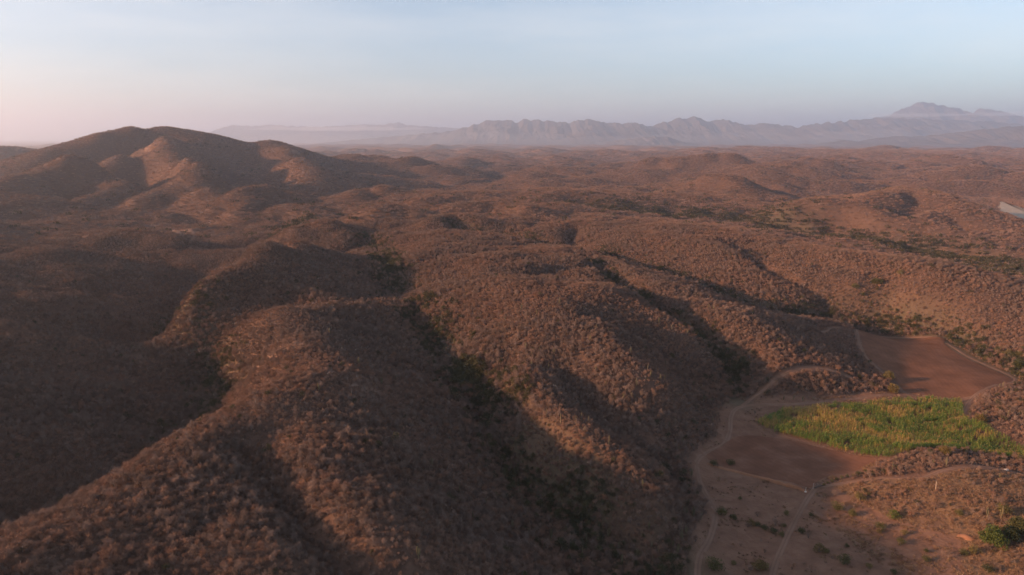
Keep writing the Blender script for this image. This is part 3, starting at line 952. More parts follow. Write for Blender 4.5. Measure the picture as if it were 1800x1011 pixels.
# ------------------------------------------------------------------ far mountains
def mountain_range(name, prof, Yd, depth, seed, rough=0.22, base=-30.0, spur=1.0):
    """prof: skyline as (px, py) seen at distance Yd; built as a real range with depth and spurs"""
    pts = [Q(px, py, Yd) for px, py in prof]
    xs = np.array([p[0] for p in pts]); hs = np.array([p[2] for p in pts])
    nu, nv = 420, 90
    x = np.linspace(xs[0], xs[-1], nu)
    h = np.interp(x, xs, hs)
    h = h + (h - base) * 0.085 * (ridged(x / (depth * 0.10), x * 0 + seed, 3, seed + 2) - 1.1)
    v = np.linspace(-1, 1, nv)
    XX = np.repeat(x[:, None], nv, 1)
    L = (xs[-1] - xs[0])
    wob = depth * 0.22 * fbm(XX / (depth * 1.1), XX * 0 + seed, 2, seed)
    VV = np.repeat(v[None], nu, 0)
    YY = Yd + VV * depth + wob
    fall = 1 - np.abs(VV) ** 1.15
    sp = ridged(XX / (depth * 0.34) + 0.35 * fbm(XX / depth, YY / depth, 2, seed + 3), VV * 0.9, 4, seed + 5, 0.55) / 1.9
    H = np.maximum(h - base, 5)[:, None]
    body = fall * (1 - spur * 0.55 * (1 - np.clip(sp, 0, 1)) * np.minimum(1, np.abs(VV) * 3.5))
    crag = rough * 0.4 * H * (ridged(XX / (depth * 0.16), YY / (depth * 0.16), 4, seed + 9) - 1.0) * (1 - np.abs(VV))
    # the crest keeps the surveyed skyline
    ZZ = base + H * body + crag * np.minimum(1, 0.25 + np.abs(VV) * 3)
    o = mesh_obj(name, np.stack([XX, YY, ZZ], -1).reshape(-1, 3), grid_faces(nu, nv), M['mountain'], smooth=False)
    if o.data.polygons[len(o.data.polygons) // 2].normal.z < 0: o.data.flip_normals()
    return tagk(o, 'structure')


mountain_range('mountain_range', [(330, 262), (395, 236), (404, 222), (416, 219.5), (430, 222), (455, 221.5), (480, 220), (500, 221.5), (530, 222.5), (560, 222.5), (590, 222), (615, 219), (640, 219), (665, 220), (682, 217), (700, 216), (712, 219), (740, 222),
                                  (790, 225), (850, 228), (950, 262)], 27000, 4200, 5)
mountain_range('mountain_range', [(520, 262), (560, 252), (600, 248), (660, 242), (720, 237), (770, 232), (800, 229), (828, 222), (845, 214), (862, 211), (880, 213), (893, 210.5), (905, 215), (922, 209), (940, 210), (955, 213), (985, 213.5), (1000, 216), (1018, 212),
                                  (1035, 210.5), (1050, 214), (1065, 217), (1090, 216), (1115, 217), (1130, 220), (1160, 226), (1200, 240), (1260, 262)], 16500, 3000, 15)
mountain_range('mountain_range', [(1060, 262), (1110, 236), (1140, 226), (1160, 217), (1180, 211), (1194, 206.5), (1202, 210), (1212, 208), (1220, 205), (1232, 209), (1250, 214), (1265, 208.5), (1285, 212), (1310, 220), (1340, 217.5), (1360, 219), (1380, 221), (1396, 224),
                                  (1420, 219), (1450, 215), (1490, 212), (1540, 208), (1600, 208), (1680, 212), (1760, 216), (1900, 225), (2000, 262)], 17000, 3000, 25)
mountain_range('mountain_range', [(1380, 262), (1450, 222), (1500, 214), (1540, 208), (1566, 205), (1580, 195), (1600, 189), (1612, 183.5), (1622, 176.5), (1631, 182), (1650, 185), (1670, 190), (1690, 195), (1700, 199), (1712, 197), (1722, 192), (1735, 194), (1750, 193), (1765, 200),
                                  (1800, 206), (1880, 212), (2000, 262)], 21500, 3600, 35)
# low brown foothills in front of them
mountain_range('foothill', [(1380, 268), (1430, 258), (1475, 246), (1500, 249), (1530, 244), (1580, 240), (1640, 238), (1700, 232), (1760, 224), (1820, 221), (1900, 225), (2050, 268)], 11500, 2300, 45, spur=1.2)
mountain_range('foothill', [(1000, 266), (1060, 250), (1110, 243), (1150, 240), (1175, 241), (1200, 250), (1300, 262), (1350, 266)], 13500, 2000, 55, spur=1.2)
mountain_range('foothill', [(1560, 282), (1640, 272), (1700, 262), (1760, 260), (1840, 258), (1960, 282)], 8200, 1300, 65, spur=1.2)
mountain_range('foothill', [(500, 278), (545, 268), (572, 269), (605, 275), (640, 279), (680, 281)], 5200, 700, 75, base=0)

# ------------------------------------------------------------------ haze
def volume_box(name, x0, x1, y0, y1, z0, z1, density, color, aniso):
    v = [(x, y, z) for x in (x0, x1) for y in (y0, y1) for z in (z0, z1)]
    f = [(0, 1, 3, 2), (4, 6, 7, 5), (0, 4, 5, 1), (2, 3, 7, 6), (0, 2, 6, 4), (1, 5, 7, 3)]
    m = bpy.data.materials.new(name); m.use_nodes = True
    nt = m.node_tree; nt.nodes.clear()
    out = nt.nodes.new('ShaderNodeOutputMaterial'); pv = nt.nodes.new('ShaderNodeVolumePrincipled')
    pv.inputs['Color'].default_value = (*color, 1); pv.inputs['Density'].default_value = density; pv.inputs['Anisotropy'].default_value = aniso
    nt.links.new(pv.outputs[0], out.inputs['Volume'])
    return tagk(mesh_obj(name, v, f, m), 'stuff')


HAZE = volume_box('haze', -95000, 95000, -30000, 95000, -60, 1330, 6.8e-5, (0.75, 0.86, 1.0), 0.6)

# ------------------------------------------------------------------ plant meshes
class MB:
    """collects triangles / quads for one mesh"""
    def __init__(self): self.v = []; self.f = []

    def tube(self, pts, radii, n=5, cap=True):
        b0 = len(self.v)
        pts = [Vector(p) for p in pts]
        for i, p in enumerate(pts):
            d = (pts[min(i + 1, len(pts) - 1)] - pts[max(i - 1, 0)]).normalized()
            a = d.orthogonal().normalized(); b = d.cross(a)
            for k in range(n):
                t = 2 * math.pi * k / n
                self.v.append(tuple(p + (a * math.cos(t) + b * math.sin(t)) * radii[i]))
        for i in range(len(pts) - 1):
            for k in range(n):
                k2 = (k + 1) % n
                self.f.append((b0 + i * n + k, b0 + i * n + k2, b0 + (i + 1) * n + k2, b0 + (i + 1) * n + k))
        if cap:
            self.f.append(tuple(b0 + (len(pts) - 1) * n + k for k in range(n)))

    def sliver(self, p, d, length, w):
        p = Vector(p); d = Vector(d).normalized()
        s = d.cross(Vector((random.gauss(0, 1), random.gauss(0, 1), random.gauss(0, 1)))).normalized() * w * 0.5
        i = len(self.v)
        self.v += [tuple(p - s), tuple(p + s), tuple(p + d * length)]
        self.f.append((i, i + 1, i + 2))

    def leaf(self, p, size, up=0.3):
        p = Vector(p)
        n = Vector((random.gauss(0, 1), random.gauss(0, 1), random.gauss(0, 1) + up)).normalized()
        a = n.orthogonal().normalized() * size; b = n.cross(a).normalized() * size * 0.6
        r = random.random() * 6.28
        a, b = a * math.cos(r) + b * math.sin(r), b * math.cos(r) - a * math.sin(r)
        i = len(self.v)
        self.v += [tuple(p - a), tuple(p - b * 0.8), tuple(p + a), tuple(p + b)]
        self.f.append((i, i + 1, i + 2, i + 3))

    def build(self, name, mat, parent=None, link=False):
        return mesh_obj(name, self.v, self.f, mat, parent, link=link)


def rand_dome(rx, h0, h1):
    """a point in a crown volume"""
    while True:
        x, y, z = random.uniform(-1, 1), random.uniform(-1, 1), random.uniform(-0.35, 1)
        d = x * x + y * y + z * z
        if d < 1 and random.random() < 0.25 + d:
            return Vector((x * rx, y * rx, h0 + (z + 0.35) / 1.35 * (h1 - h0)))


def lobes_for(rx, h0, h1, n):
    return [(rand_dome(rx * 0.62, h0 + (h1 - h0) * 0.2, h1 * 0.86), rx * random.uniform(0.34, 0.55)) for _ in range(n)]


def dry_tree(seed, rx=1.9, h=3.2, n=300, w=0.095, lobes=6):
    random.seed(seed)
    tr, cr = MB(), MB()
    L = lobes_for(rx, h * 0.28, h, lobes)
    for c, r in L:
        tr.tube([(0, 0, -0.5), (c.x * 0.25, c.y * 0.25, c.z * 0.45), tuple(c)], [0.11, 0.07, 0.03], 4, False)
    for _ in range(n):
        c, r = random.choice(L)
        d = Vector((random.gauss(0, 1), random.gauss(0, 1), random.gauss(0.35, 1))).normalized()
        p = c + d * r * random.uniform(0.1, 0.75)
        dd = (d + Vector((random.gauss(0, .5), random.gauss(0, .5), random.gauss(0.25, .5)))).normalized()
        cr.sliver(p, dd, random.uniform(0.55, 1.25) * r / 0.8, w * random.uniform(0.6, 1.5))
    return tr, cr


def leafy_tree(seed, rx=2.2, h=3.4, n=420, size=0.17, lobes=8, low=0.15):
    random.seed(seed)
    tr, cr = MB(), MB()
    L = lobes_for(rx, h * low, h, lobes)
    for c, r in L[:5]:
        tr.tube([(0, 0, -0.4), (c.x * 0.3, c.y * 0.3, c.z * 0.5), tuple(c)], [0.13, 0.08, 0.03], 5, False)
    for _ in range(n):
        c, r = random.choice(L)
        d = Vector((random.gauss(0, 1), random.gauss(0, 1), random.gauss(0.2, 1))).normalized()
        p = c + Vector((d.x, d.y, d.z * 0.85)) * r * random.uniform(0.55, 1.08)
        p.z = max(p.z, 0.1)
        cr.leaf(p, size * random.uniform(0.6, 1.3))
    return tr, cr


def cactus_mesh(seed, h=5.5, arms=4):
    random.seed(seed)
    body, arm = MB(), []
    lean = (random.uniform(-.15, .15), random.uniform(-.15, .15))
    body.tube([(0, 0, -0.4), (0, 0, h * .3), (lean[0], lean[1], h * .7), (lean[0] * 1.4, lean[1] * 1.4, h * .96), (lean[0] * 1.45, lean[1] * 1.45, h)], [0.2, 0.24, 0.23, 0.19, 0.06], 8)
    for k in range(arms):
        a = k * 6.28 / max(arms, 1) + random.uniform(-.5, .5)
        z0 = h * random.uniform(0.12, 0.4); ln = h * random.uniform(0.35, 0.62); out = random.uniform(0.4, 0.75)
        ca_, sa_ = math.cos(a), math.sin(a)
        m = MB()
        m.tube([(0, 0, z0), (ca_ * out * .7, sa_ * out * .7, z0 + 0.2), (ca_ * out, sa_ * out, z0 + 0.6), (ca_ * out * 1.1, sa_ * out * 1.1, z0 + ln * .7), (ca_ * out * 1.12, sa_ * out * 1.12, z0 + ln - .1), (ca_ * out * 1.12, sa_ * out * 1.12, z0 + ln)],
               [0.12, 0.15, 0.17, 0.17, 0.13, 0.04], 7)
        arm.append(m)
    return body, arm


def corn_mesh(seed, h=2.3):
    random.seed(seed)
    st, lf, ts = MB(), MB(), MB()
    st.tube([(0, 0, -0.1), (0.02, 0, h * .5), (0.04, 0.02, h * .92)], [0.035, 0.03, 0.015], 4)
    for k in range(9):
        a = k * math.pi + random.uniform(-.5, .5) + 0.4
        z = h * (0.18 + 0.075 * k); L = random.uniform(0.65, 0.95)
        c, s = math.cos(a), math.sin(a)
        w = 0.085
        i = len(lf.v)
        for (d, dz, ww) in ((0, 0, w * .6), (L * .4, L * .38, w), (L * .8, L * .3, w * .8), (L * 1.05, -L * .08, 0.01)):
            lf.v += [(c * d - s * ww, s * d + c * ww, z + dz), (c * d + s * ww, s * d - c * ww, z + dz)]
        for q in range(3):
            lf.f.append((i + 2 * q, i + 2 * q + 1, i + 2 * q + 3, i + 2 * q + 2))
    for k in range(5):
        ts.sliver((0.04, 0.02, h * .9), (random.gauss(0, .45), random.gauss(0, .45), 1), 0.35, 0.06)
    return st, lf, ts


def joined(name, parts):
    """one mesh with several materials, for use as an instance"""
    v, f, mi, mats = [], [], [], []
    for mb, mat in parts:
        b = len(v); v += mb.v; f += [tuple(i + b for i in q) for q in mb.f]
        if mat not in mats: mats.append(mat)
        mi += [mats.index(mat)] * len(mb.f)
    o = mesh_obj(name, v, f, None, link=False)
    for m in mats: o.data.materials.append(m)
    o.data.polygons.foreach_set('material_index', np.array(mi, np.int32))
    return o


# ------------------------------------------------------------------ where the scrub stands
def wedge_points(r0, r1, spacing, amax, seed):
    """jittered lattice over the part of the land the camera can see"""
    rng = np.random.default_rng(seed)
    xm = r1 * math.sin(amax)
    nx = int(2 * xm / spacing); ny = int((r1 - 0) / spacing)
    ix, iy = np.meshgrid(np.arange(nx), np.arange(ny))
    X = (ix + (iy % 2) * 0.5 + rng.uniform(-.48, .48, ix.shape)) * spacing - xm
    Y = (iy + rng.uniform(-.48, .48, ix.shape)) * spacing
    X, Y = X.ravel(), Y.ravel()
    r = np.hypot(X, Y); a = np.arctan2(X, Y)
    k = (r >= r0) & (r < r1) & (np.abs(a) < amax)
    return X[k], Y[k]


def project(X, Y, Z):
    f = Y * CP - (Z - CAM_H) * SP
    u = Y * SP + (Z - CAM_H) * CP
    return 900 + F_PX * X / f, 505.5 - F_PX * u / f


def scrub_density(X, Y, mk):
    n = fbm(X / 26, Y / 26, 3, 111)
    d = np.clip(0.97 + 0.75 * n, 0.35, 1)
    d = d * (1 - mk['pas'] * 0.995)
    d = np.where(mk['kn'] > 0.5, d * np.clip(0.55 + 1.3 * fbm(X / 18, Y / 18, 2, 113), 0.08, 0.9), d)
    d = d * (1 - 0.93 * np.clip(mk['pale'], 0, 1))
    d = np.where(mk['tr'] < 1.4, 0, d)
    for poly in (FIELD_UP, FIELD_LOW, CROP):
        d = np.where(in_poly(X, Y, poly) | (dist_poly(X, Y, list(poly) + [poly[0]]) < 2.2), 0, d)
    d = np.where(in_poly(X, Y, RIVER), 0, d)
    return d


AMAX = 0.76
# ring 1: tree by tree
Xa, Ya = wedge_points(95, 520, 1.5, AMAX, 5)
Xb, Yb = wedge_points(520, 900, 1.8, AMAX, 9)
X1, Y1 = np.concatenate([Xa, Xb]), np.concatenate([Ya, Yb])
mk1 = masks(X1, Y1)
rng = np.random.default_rng(77)
keep1 = rng.random(len(X1)) < scrub_density(X1, Y1, mk1)
X1, Y1 = X1[keep1], Y1[keep1]
mk1 = {k: v[keep1] for k, v in mk1.items()}
Z1 = height(X1, Y1)
S1 = 0.565 * (0.5 + 0.85 * rng.random(len(X1)) ** 1.7) * (1 + 0.35 * np.clip(mk1['moist'], 0, 1)) * np.where(mk1['kn'] > .5, 0.7, 1.0) * np.clip(1.02 + 0.5 * fbm(X1 / 60, Y1 / 60, 2, 131), 0.75, 1.25)
u1 = rng.random(len(X1))
green1 = u1 < (0.004 + 0.8 * np.clip(mk1['moist'], 0, 1) ** 2.0 * np.clip(0.6 + 1.6 * fbm(X1 / 45, Y1 / 45, 2, 161), 0, 1.3) + 0.03 * sstep(12, 5, Z1))
S1 = np.where(green1, S1 * 1.5, S1)
greyish = rng.random(len(X1)) < np.clip(0.36 + 0.9 * fbm(X1 / 70, Y1 / 70, 3, 181), 0.1, 0.75)
kind1 = np.where(green1, 5 + (rng.random(len(X1)) * 3).astype(int), np.where(greyish, 3 + (rng.random(len(X1)) * 2).astype(int), (rng.random(len(X1)) * 3).astype(int)))
ROT1 = rng.uniform(0, 6.283, len(X1))

# prototypes
PROTO = bpy.data.collections.new('plant_kit')       # never linked to the scene: only a source for the far scrub


def kit(name, parts):
    o = joined(name, parts)
    PROTO.objects.link(o)
    return o


DRY = [dry_tree(200 + k, rx=1.75 + 0.14 * k, h=2.6 + 0.35 * k, n=360 + 30 * (k % 3), lobes=4 + k, w=0.068) for k in range(5)]
GREEN = [leafy_tree(300 + k, rx=1.8 + 0.3 * k, h=2.9 + 0.5 * k) for k in range(3)]
for k, (t, c) in enumerate(DRY): kit('kit_%02d' % k, [(t, M['trunk']), (c, M['twig'] if k < 3 else M['twig_grey'])])
for k, (t, c) in enumerate(GREEN): kit('kit_%02d' % (5 + k), [(t, M['trunk']), (c, M['leaf_dark'])])


# clumps for the middle distance: several plants in one piece of geometry
def clump(seed, size, n, w, leafy=0):
    random.seed(seed)
    dry, grn = MB(), MB()
    for k in range(n):
        ox, oy = random.uniform(-size, size), random.uniform(-size, size)
        s = random.uniform(0.7, 1.2)
        mb = grn if k < leafy else dry
        L = [(rand_dome(1.2, 0.8, 2.7), random.uniform(.7, 1.0)) for _ in range(4)]
        for _ in range(46):
            c, r = random.choice(L)
            d = Vector((random.gauss(0, 1), random.gauss(0, 1), random.gauss(0.3, 1))).normalized()
            p = (c + d * r * random.uniform(0.1, 0.8)) * s + Vector((ox, oy, 0))
            if k < leafy: mb.leaf(p, w * 1.4)
            else: mb.sliver(p, d + Vector((random.gauss(0, .4), random.gauss(0, .4), .2)), random.uniform(.6, 1.1), w)
    return [(dry, M['twig'] if seed % 3 else M['twig_grey'])] + ([(grn, M['leaf_dark'])] if leafy else [])


for k in range(3): kit('kit_%02d' % (8 + k), clump(400 + k, 4.2, 9, 0.2))
for k in range(2): kit('kit_%02d' % (11 + k), clump(420 + k, 4.2, 9, 0.3, leafy=7))

X2, Y2 = wedge_points(900, 2900, 6.9, AMAX - 0.02, 6)
mk2 = masks(X2, Y2)
k2 = rng.random(len(X2)) < scrub_density(X2, Y2, mk2)
X2, Y2 = X2[k2], Y2[k2]; mo2 = mk2['moist'][k2]
kind2 = np.where(rng.random(len(X2)) < 0.015 + 1.0 * np.clip(mo2, 0, 1), 11 + (rng.random(len(X2)) * 2).astype(int), 8 + (rng.random(len(X2)) * 3).astype(int))
X3, Y3 = wedge_points(2900, 6500, 21.0, AMAX - 0.04, 8)
mk3m = np.exp(-(dist_poly(X3, Y3, line('v5')) / 40) ** 2)
kind3 = np.where(rng.random(len(X3)) < 0.03 + 0.7 * mk3m, 11, 8 + (rng.random(len(X3)) * 3).astype(int))


def scatter(name, X, Y, Z, scl, rot, kind, mat_sets=None, zscl=None):
    """countless plants: points that carry instances of the kit"""
    n = len(X)
    me = bpy.data.meshes.new(name)
    me.vertices.add(n)
    me.vertices.foreach_set('co', np.column_stack([X, Y, Z]).astype(np.float32).ravel())
    at = me.attributes.new('kind', 'INT', 'POINT'); at.data.foreach_set('value', np.asarray(kind, np.int32))
    at = me.attributes.new('rot', 'FLOAT_VECTOR', 'POINT'); at.data.foreach_set('vector', np.column_stack([np.zeros(n), np.zeros(n), rot]).astype(np.float32).ravel())
    zs = scl if zscl is None else zscl
    at = me.attributes.new('scl', 'FLOAT_VECTOR', 'POINT'); at.data.foreach_set('vector', np.column_stack([scl, scl, zs]).astype(np.float32).ravel())
    o = bpy.data.objects.new(name, me); col.objects.link(o)
    ng = bpy.data.node_groups.new(name, 'GeometryNodeTree')
    ng.interface.new_socket('Geometry', in_out='INPUT', socket_type='NodeSocketGeometry')
    ng.interface.new_socket('Geometry', in_out='OUTPUT', socket_type='NodeSocketGeometry')
    gi = ng.nodes.new('NodeGroupInput'); go = ng.nodes.new('NodeGroupOutput')
    m2p = ng.nodes.new('GeometryNodeMeshToPoints')
    ci = ng.nodes.new('GeometryNodeCollectionInfo'); ci.inputs['Collection'].default_value = PROTO
    ci.inputs['Separate Children'].default_value = True; ci.inputs['Reset Children'].default_value = True
    iop = ng.nodes.new('GeometryNodeInstanceOnPoints'); iop.inputs['Pick Instance'].default_value = True

    def named(nm, ty):
        q = ng.nodes.new('GeometryNodeInputNamedAttribute'); q.data_type = ty; q.inputs['Name'].default_value = nm
        return q.outputs['Attribute']
    ng.links.new(gi.outputs[0], m2p.inputs['Mesh'])
    ng.links.new(m2p.outputs[0], iop.inputs['Points'])
    ng.links.new(ci.outputs[0], iop.inputs['Instance'])
    ng.links.new(named('kind', 'INT'), iop.inputs['Instance Index'])
    e2r = ng.nodes.new('FunctionNodeEulerToRotation')
    ng.links.new(named('rot', 'FLOAT_VECTOR'), e2r.inputs[0])
    ng.links.new(e2r.outputs[0], iop.inputs['Rotation'])
    ng.links.new(named('scl', 'FLOAT_VECTOR'), iop.inputs['Scale'])
    ng.links.new(iop.outputs[0], go.inputs[0])
    md = o.modifiers.new('scatter', 'NODES'); md.node_group = ng
    return tagk(o, 'stuff')


# the 300 leafless trees that show largest become things of their own
px1, py1 = project(X1, Y1, Z1)
inframe = (px1 > 4) & (px1 < 1796) & (py1 > 300) & (py1 < 1004)
dist1 = np.sqrt(X1 ** 2 + Y1 ** 2 + (Z1 - CAM_H) ** 2) / (S1 + 0.15)
is_dry = kind1 < 5
# trees under 300 that are seen best: near, in frame
cand = np.where(inframe & is_dry)[0]
near_dry = cand[np.argsort(dist1[cand])[:296]]
candg = np.where(inframe & ~is_dry)[0]
near_green = candg[np.argsort(dist1[candg])[:200]]
taken = np.zeros(len(X1), bool); taken[near_dry] = True; taken[near_green] = True
rest = ~taken
scatter('dry_scrub', np.concatenate([X1[rest & is_dry], X2, X3]), np.concatenate([Y1[rest & is_dry], Y2, Y3]),
        np.concatenate([Z1[rest & is_dry], height(X2, Y2), height(X3, Y3) - 1]),
        np.concatenate([S1[rest & is_dry], rng.uniform(.55, .85, len(X2)) * np.where(kind2 >= 11, 1.6, 1.0), rng.uniform(1.9, 2.9, len(X3))]), np.concatenate([ROT1[rest & is_dry], rng.uniform(0, 6.28, len(X2)), rng.uniform(0, 6.28, len(X3))]),
        np.concatenate([kind1[rest & is_dry], kind2, kind3]), zscl=np.concatenate([S1[rest & is_dry] * rng.uniform(0.7, 1.4, int((rest & is_dry).sum())), rng.uniform(.6, 1.1, len(X2)) * np.where(kind2 >= 11, 1.6, 1.0), rng.uniform(1.3, 2.3, len(X3))]))
gsel = rest & ~is_dry
if gsel.any():
    scatter('green_scrub', X1[gsel], Y1[gsel], Z1[gsel], S1[gsel] * 1.0, ROT1[gsel], kind1[gsel])


def empty(name, loc, rz=0.0, s=1.0):
    o = bpy.data.objects.new(name, None); col.objects.link(o)
    o.empty_display_size = 0.5
    o.location = loc; o.rotation_euler = (0, 0, rz); o.scale = (s, s, s)
    return o


class Plant:
    """a plant model: parts as (name, mesh); place() makes a new individual that shares the mesh data"""
    def __init__(self, parts): self.parts = [(nm, mb.build(nm, mat).data) for nm, mb, mat in parts]

    def place(self, name, x, y, s, rz, label, cat, group, sink=0.0):
        z = float(height(x, y)) - sink
        root = empty(name, (float(x), float(y), z), rz, s)
        for nm, me in self.parts:
            c = bpy.data.objects.new(nm, me); col.objects.link(c); c.parent = root
        return tag(root, label, cat, group)


DRYP = [Plant([('trunk', t, M['trunk']), ('crown', c, M['twig'] if k < 3 else M['twig_grey'])]) for k, (t, c) in enumerate(DRY)]
GREENP = [Plant([('trunk', t, M['trunk']), ('crown', c, M['leaf_dark'])]) for t, c in GREEN]
for i in near_dry:
    inval = mk1['moist'][i] > 0.35
    if mk1['kn'][i] > 0.5 or px1[i] > 1235: lab, grp = 'low leafless bush on the grassy knoll above the pasture', 'leafless bushes on the grassy knoll'
    elif px1[i] < 640 and Z1[i] > 36: lab, grp = 'leafless brown tree on the broad spur beside the narrow gully', 'leafless trees on the broad spur'
    elif px1[i] < 900 and Z1[i] > 24: lab, grp = 'leafless brown tree on the slope dropping into the shaded ravine', 'leafless trees on the ravine slope'
    else: lab, grp = 'leafless grey tree in the shaded ravine bottom near the dirt track', 'leafless trees in the ravine bottom'
    size = 'large' if S1[i] > 0.74 else ('small' if S1[i] < 0.67 else 'mid-sized')
    tone = 'red-brown' if kind1[i] < 3 else 'greyish'
    lab = size + ' ' + tone + ' ' + lab.replace('low ', '').replace('brown ', '').replace('grey ', '')
    grp = tone + ' ' + size + ' ' + grp
    DRYP[kind1[i]].place('dry_tree', X1[i], Y1[i], S1[i], ROT1[i], lab, 'tree', grp)
for i in near_green:
    if px1[i] > 1235: lab, grp = 'small green leafy tree on open ground by the fields', 'green trees by the fields'
    elif py1[i] > 700: lab, grp = 'dark green leafy tree among bare trees in the ravine bottom', 'green trees in the ravine'
    else: lab, grp = 'dark green leafy tree in a shaded dry stream bed on the hillside', 'green trees along the dry streams'
    size = 'large' if S1[i] > 1.25 else ('small' if S1[i] < 1.05 else 'mid-sized')
    lab = size + ' ' + lab.replace('small ', ''); grp = size + ' ' + grp
    GREENP[kind1[i] - 5].place('green_tree', X1[i], Y1[i], S1[i], ROT1[i], lab, 'tree', grp)

# ------------------------------------------------------------------ the corn field
def crop_points(row=1.4, step=0.7, ang=0.12):
    c, s = math.cos(ang), math.sin(ang)
    poly = np.array(CROP)
    cx, cy = poly.mean(0)
    u, v = np.meshgrid(np.arange(-170, 170, step), np.arange(-110, 110, row))
    r_ = np.random.default_rng(3)
    u = u + r_.uniform(-.25, .25, u.shape); v = v + r_.uniform(-.18, .18, v.shape)
    X = cx + c * u - s * v; Y = cy + s * u + c * v
    X, Y = X.ravel(), Y.ravel()
    k = in_poly(X, Y, CROP)
    k &= fbm(X / 6, Y / 3.5, 2, 141) > -0.25
    return X[k], Y[k]


XC, YC = crop_points()
ZC = height(XC, YC)
pxc, pyc = project(XC, YC, ZC)
rngc = np.random.default_rng(17)
RIPE = [pl((1376, 722, 2.6), (1440, 716, 2.9), (1500, 722, 2.6), (1545, 748, 1.8), (1615, 776, 1.2), (1632, 796, 1), (1600, 800, 0.8), (1560, 790, 0.8), (1500, 768, 1.2), (1430, 750, 1.6), (1380, 738, 2)),
        pl((1530, 712, 2.4), (1580, 716, 2.3), (1600, 740, 1.8), (1570, 738, 1.9)), pl((1660, 735, 1.7), (1690, 740, 1.7), (1680, 770, 1.3), (1655, 755, 1.5))]
GREENBAND = [pl((1498, 738, 1.9), (1540, 752, 1.7), (1610, 776, 1.3), (1640, 782, 1.1), (1610, 786, 1.1), (1540, 766, 1.4)), pl((1440, 752, 1.5), (1520, 772, 1.2), (1575, 794, 0.9), (1545, 790, 0.9), (1480, 770, 1.2))]
ripe = np.zeros(len(XC))
for q, w in ((RIPE[0], 0.85), (RIPE[1], 0.55), (RIPE[2], 0.5)): ripe = np.maximum(ripe, in_poly(XC, YC, q) * w)
for q in GREENBAND: ripe = np.where(in_poly(XC, YC, q), 0.08, ripe)
ripe = np.clip(ripe + 0.16 + 1.2 * fbm((XC + 0.35 * YC) / 30, (YC - 0.12 * XC) / 6.0, 3, 151), 0.02, 0.97)
is_ripe = rngc.random(len(XC)) < ripe
SC = 1.12 * rngc.uniform(0.8, 1.2, len(XC)) * np.clip(1 + 0.35 * fbm(XC / 14, YC / 14, 2, 153), .75, 1.2) * np.where(is_ripe, 0.92, 1.05)
CORN = [corn_mesh(500 + k, 2.3 + 0.1 * k) for k in range(3)]
for k, (st, lf, ts) in enumerate(CORN): kit('kit_%02d' % (13 + k), [(st, M['corn']), (lf, M['corn']), (ts, M['corn_tassel'])])
for k, (st, lf, ts) in enumerate(CORN): kit('kit_%02d' % (16 + k), [(st, M['corn_dry']), (lf, M['corn_dry']), (ts, M['corn_tassel'])])
variety = (rngc.random(len(XC)) * 3).astype(int)
kindc = np.where(is_ripe, 16, 13) + variety
rotc = rngc.uniform(0, 6.28, len(XC))
# the 290 plants along the open front edge stand as things of their own
dc = np.hypot(XC, YC)
vis = np.where((pxc < 1796) & (pxc > 1320))[0]
front = vis[np.argsort(dc[vis])[:290]]
tk = np.zeros(len(XC), bool); tk[front] = True
scatter('corn_crop', XC[~tk], YC[~tk], ZC[~tk], SC[~tk], rotc[~tk], kindc[~tk])
CORNP = [Plant([('stalk', st, M['corn']), ('leaves', lf, M['corn']), ('tassel', ts, M['corn_tassel'])]) for st, lf, ts in CORN]
CORNR = [Plant([('stalk', st, M['corn_dry']), ('leaves', lf, M['corn_dry']), ('tassel', ts, M['corn_tassel'])]) for st, lf, ts in CORN]
for i in front:
    r_ = bool(is_ripe[i])
    tall = 'tall' if SC[i] > 1.2 else ('short' if SC[i] < 1.0 else 'middling')
    (CORNR if r_ else CORNP)[variety[i]].place('corn_plant', XC[i], YC[i], SC[i], rotc[i], tall + ' ' + (
                                               'yellowing corn plant at the edge of the corn field facing the pasture' if r_ else 'green corn plant at the edge of the corn field facing the pasture'),
                                               'corn', tall + (' yellowing corn at the field edge' if r_ else ' green corn at the field edge'))

# ------------------------------------------------------------------ cacti
CACT = []
for k, (h, a) in enumerate(((5.2, 4), (6.4, 3), (4.4, 5), (5.8, 0), (5.0, 2))):
    b, arms = cactus_mesh(600 + k, h, a)
    CACT.append([('stem', b)] + [('arm', m) for m in arms])
CACTP = [Plant([(nm, mb, M['cactus']) for nm, mb in parts]) for parts in CACT]
DEADP = Plant([('stem', cactus_mesh(640, 5.5, 0)[0], M['cactus_dead'])])
rk = np.random.default_rng(29)
cand = []
tries = 0
while len(cand) < 120 and tries < 60000:
    tries += 1
    px = rk.uniform(560, 1795); py = 545 + 450 * rk.random() ** 1.15
    if px < 700 and py > 760: continue
    z = 18.0
    for _ in range(8):
        q = P(px, py, z); z = float(height(q[0], q[1]))
    q = P(px, py, z)
    m_ = masks(np.array([q[0]]), np.array([q[1]]))
    den = scrub_density(np.array([q[0]]), np.array([q[1]]), m_)[0]
    if den < 0.25: continue
    wgt = 0.35 + 0.65 * (1 if (px > 840 and px < 1260) else 0) + (0.5 if px > 1480 and 530 < py < 690 else 0)
    if rk.random() > wgt: continue
    if any((q[0] - c[0]) ** 2 + (q[1] - c[1]) ** 2 < 16 for c in cand): continue
    cand.append((q[0], q[1], px, py))
for (px, py) in [(1232, 908), (1218, 905), (1206, 900), (1160, 912), (1150, 930), (1122, 938), (1198, 945), (1210, 880), (1202, 900), (1070, 935), (1411, 700), (1395, 697), (1378, 690), (1568, 822), (1640, 812), (1735, 905), (1760, 905), (1757, 676), (1762, 678)]:
    z = 3.0
    for _ in range(8):
        q = P(px, py + 6, z); z = float(height(q[0], q[1]))
    cand.append((q[0], q[1], px, py))
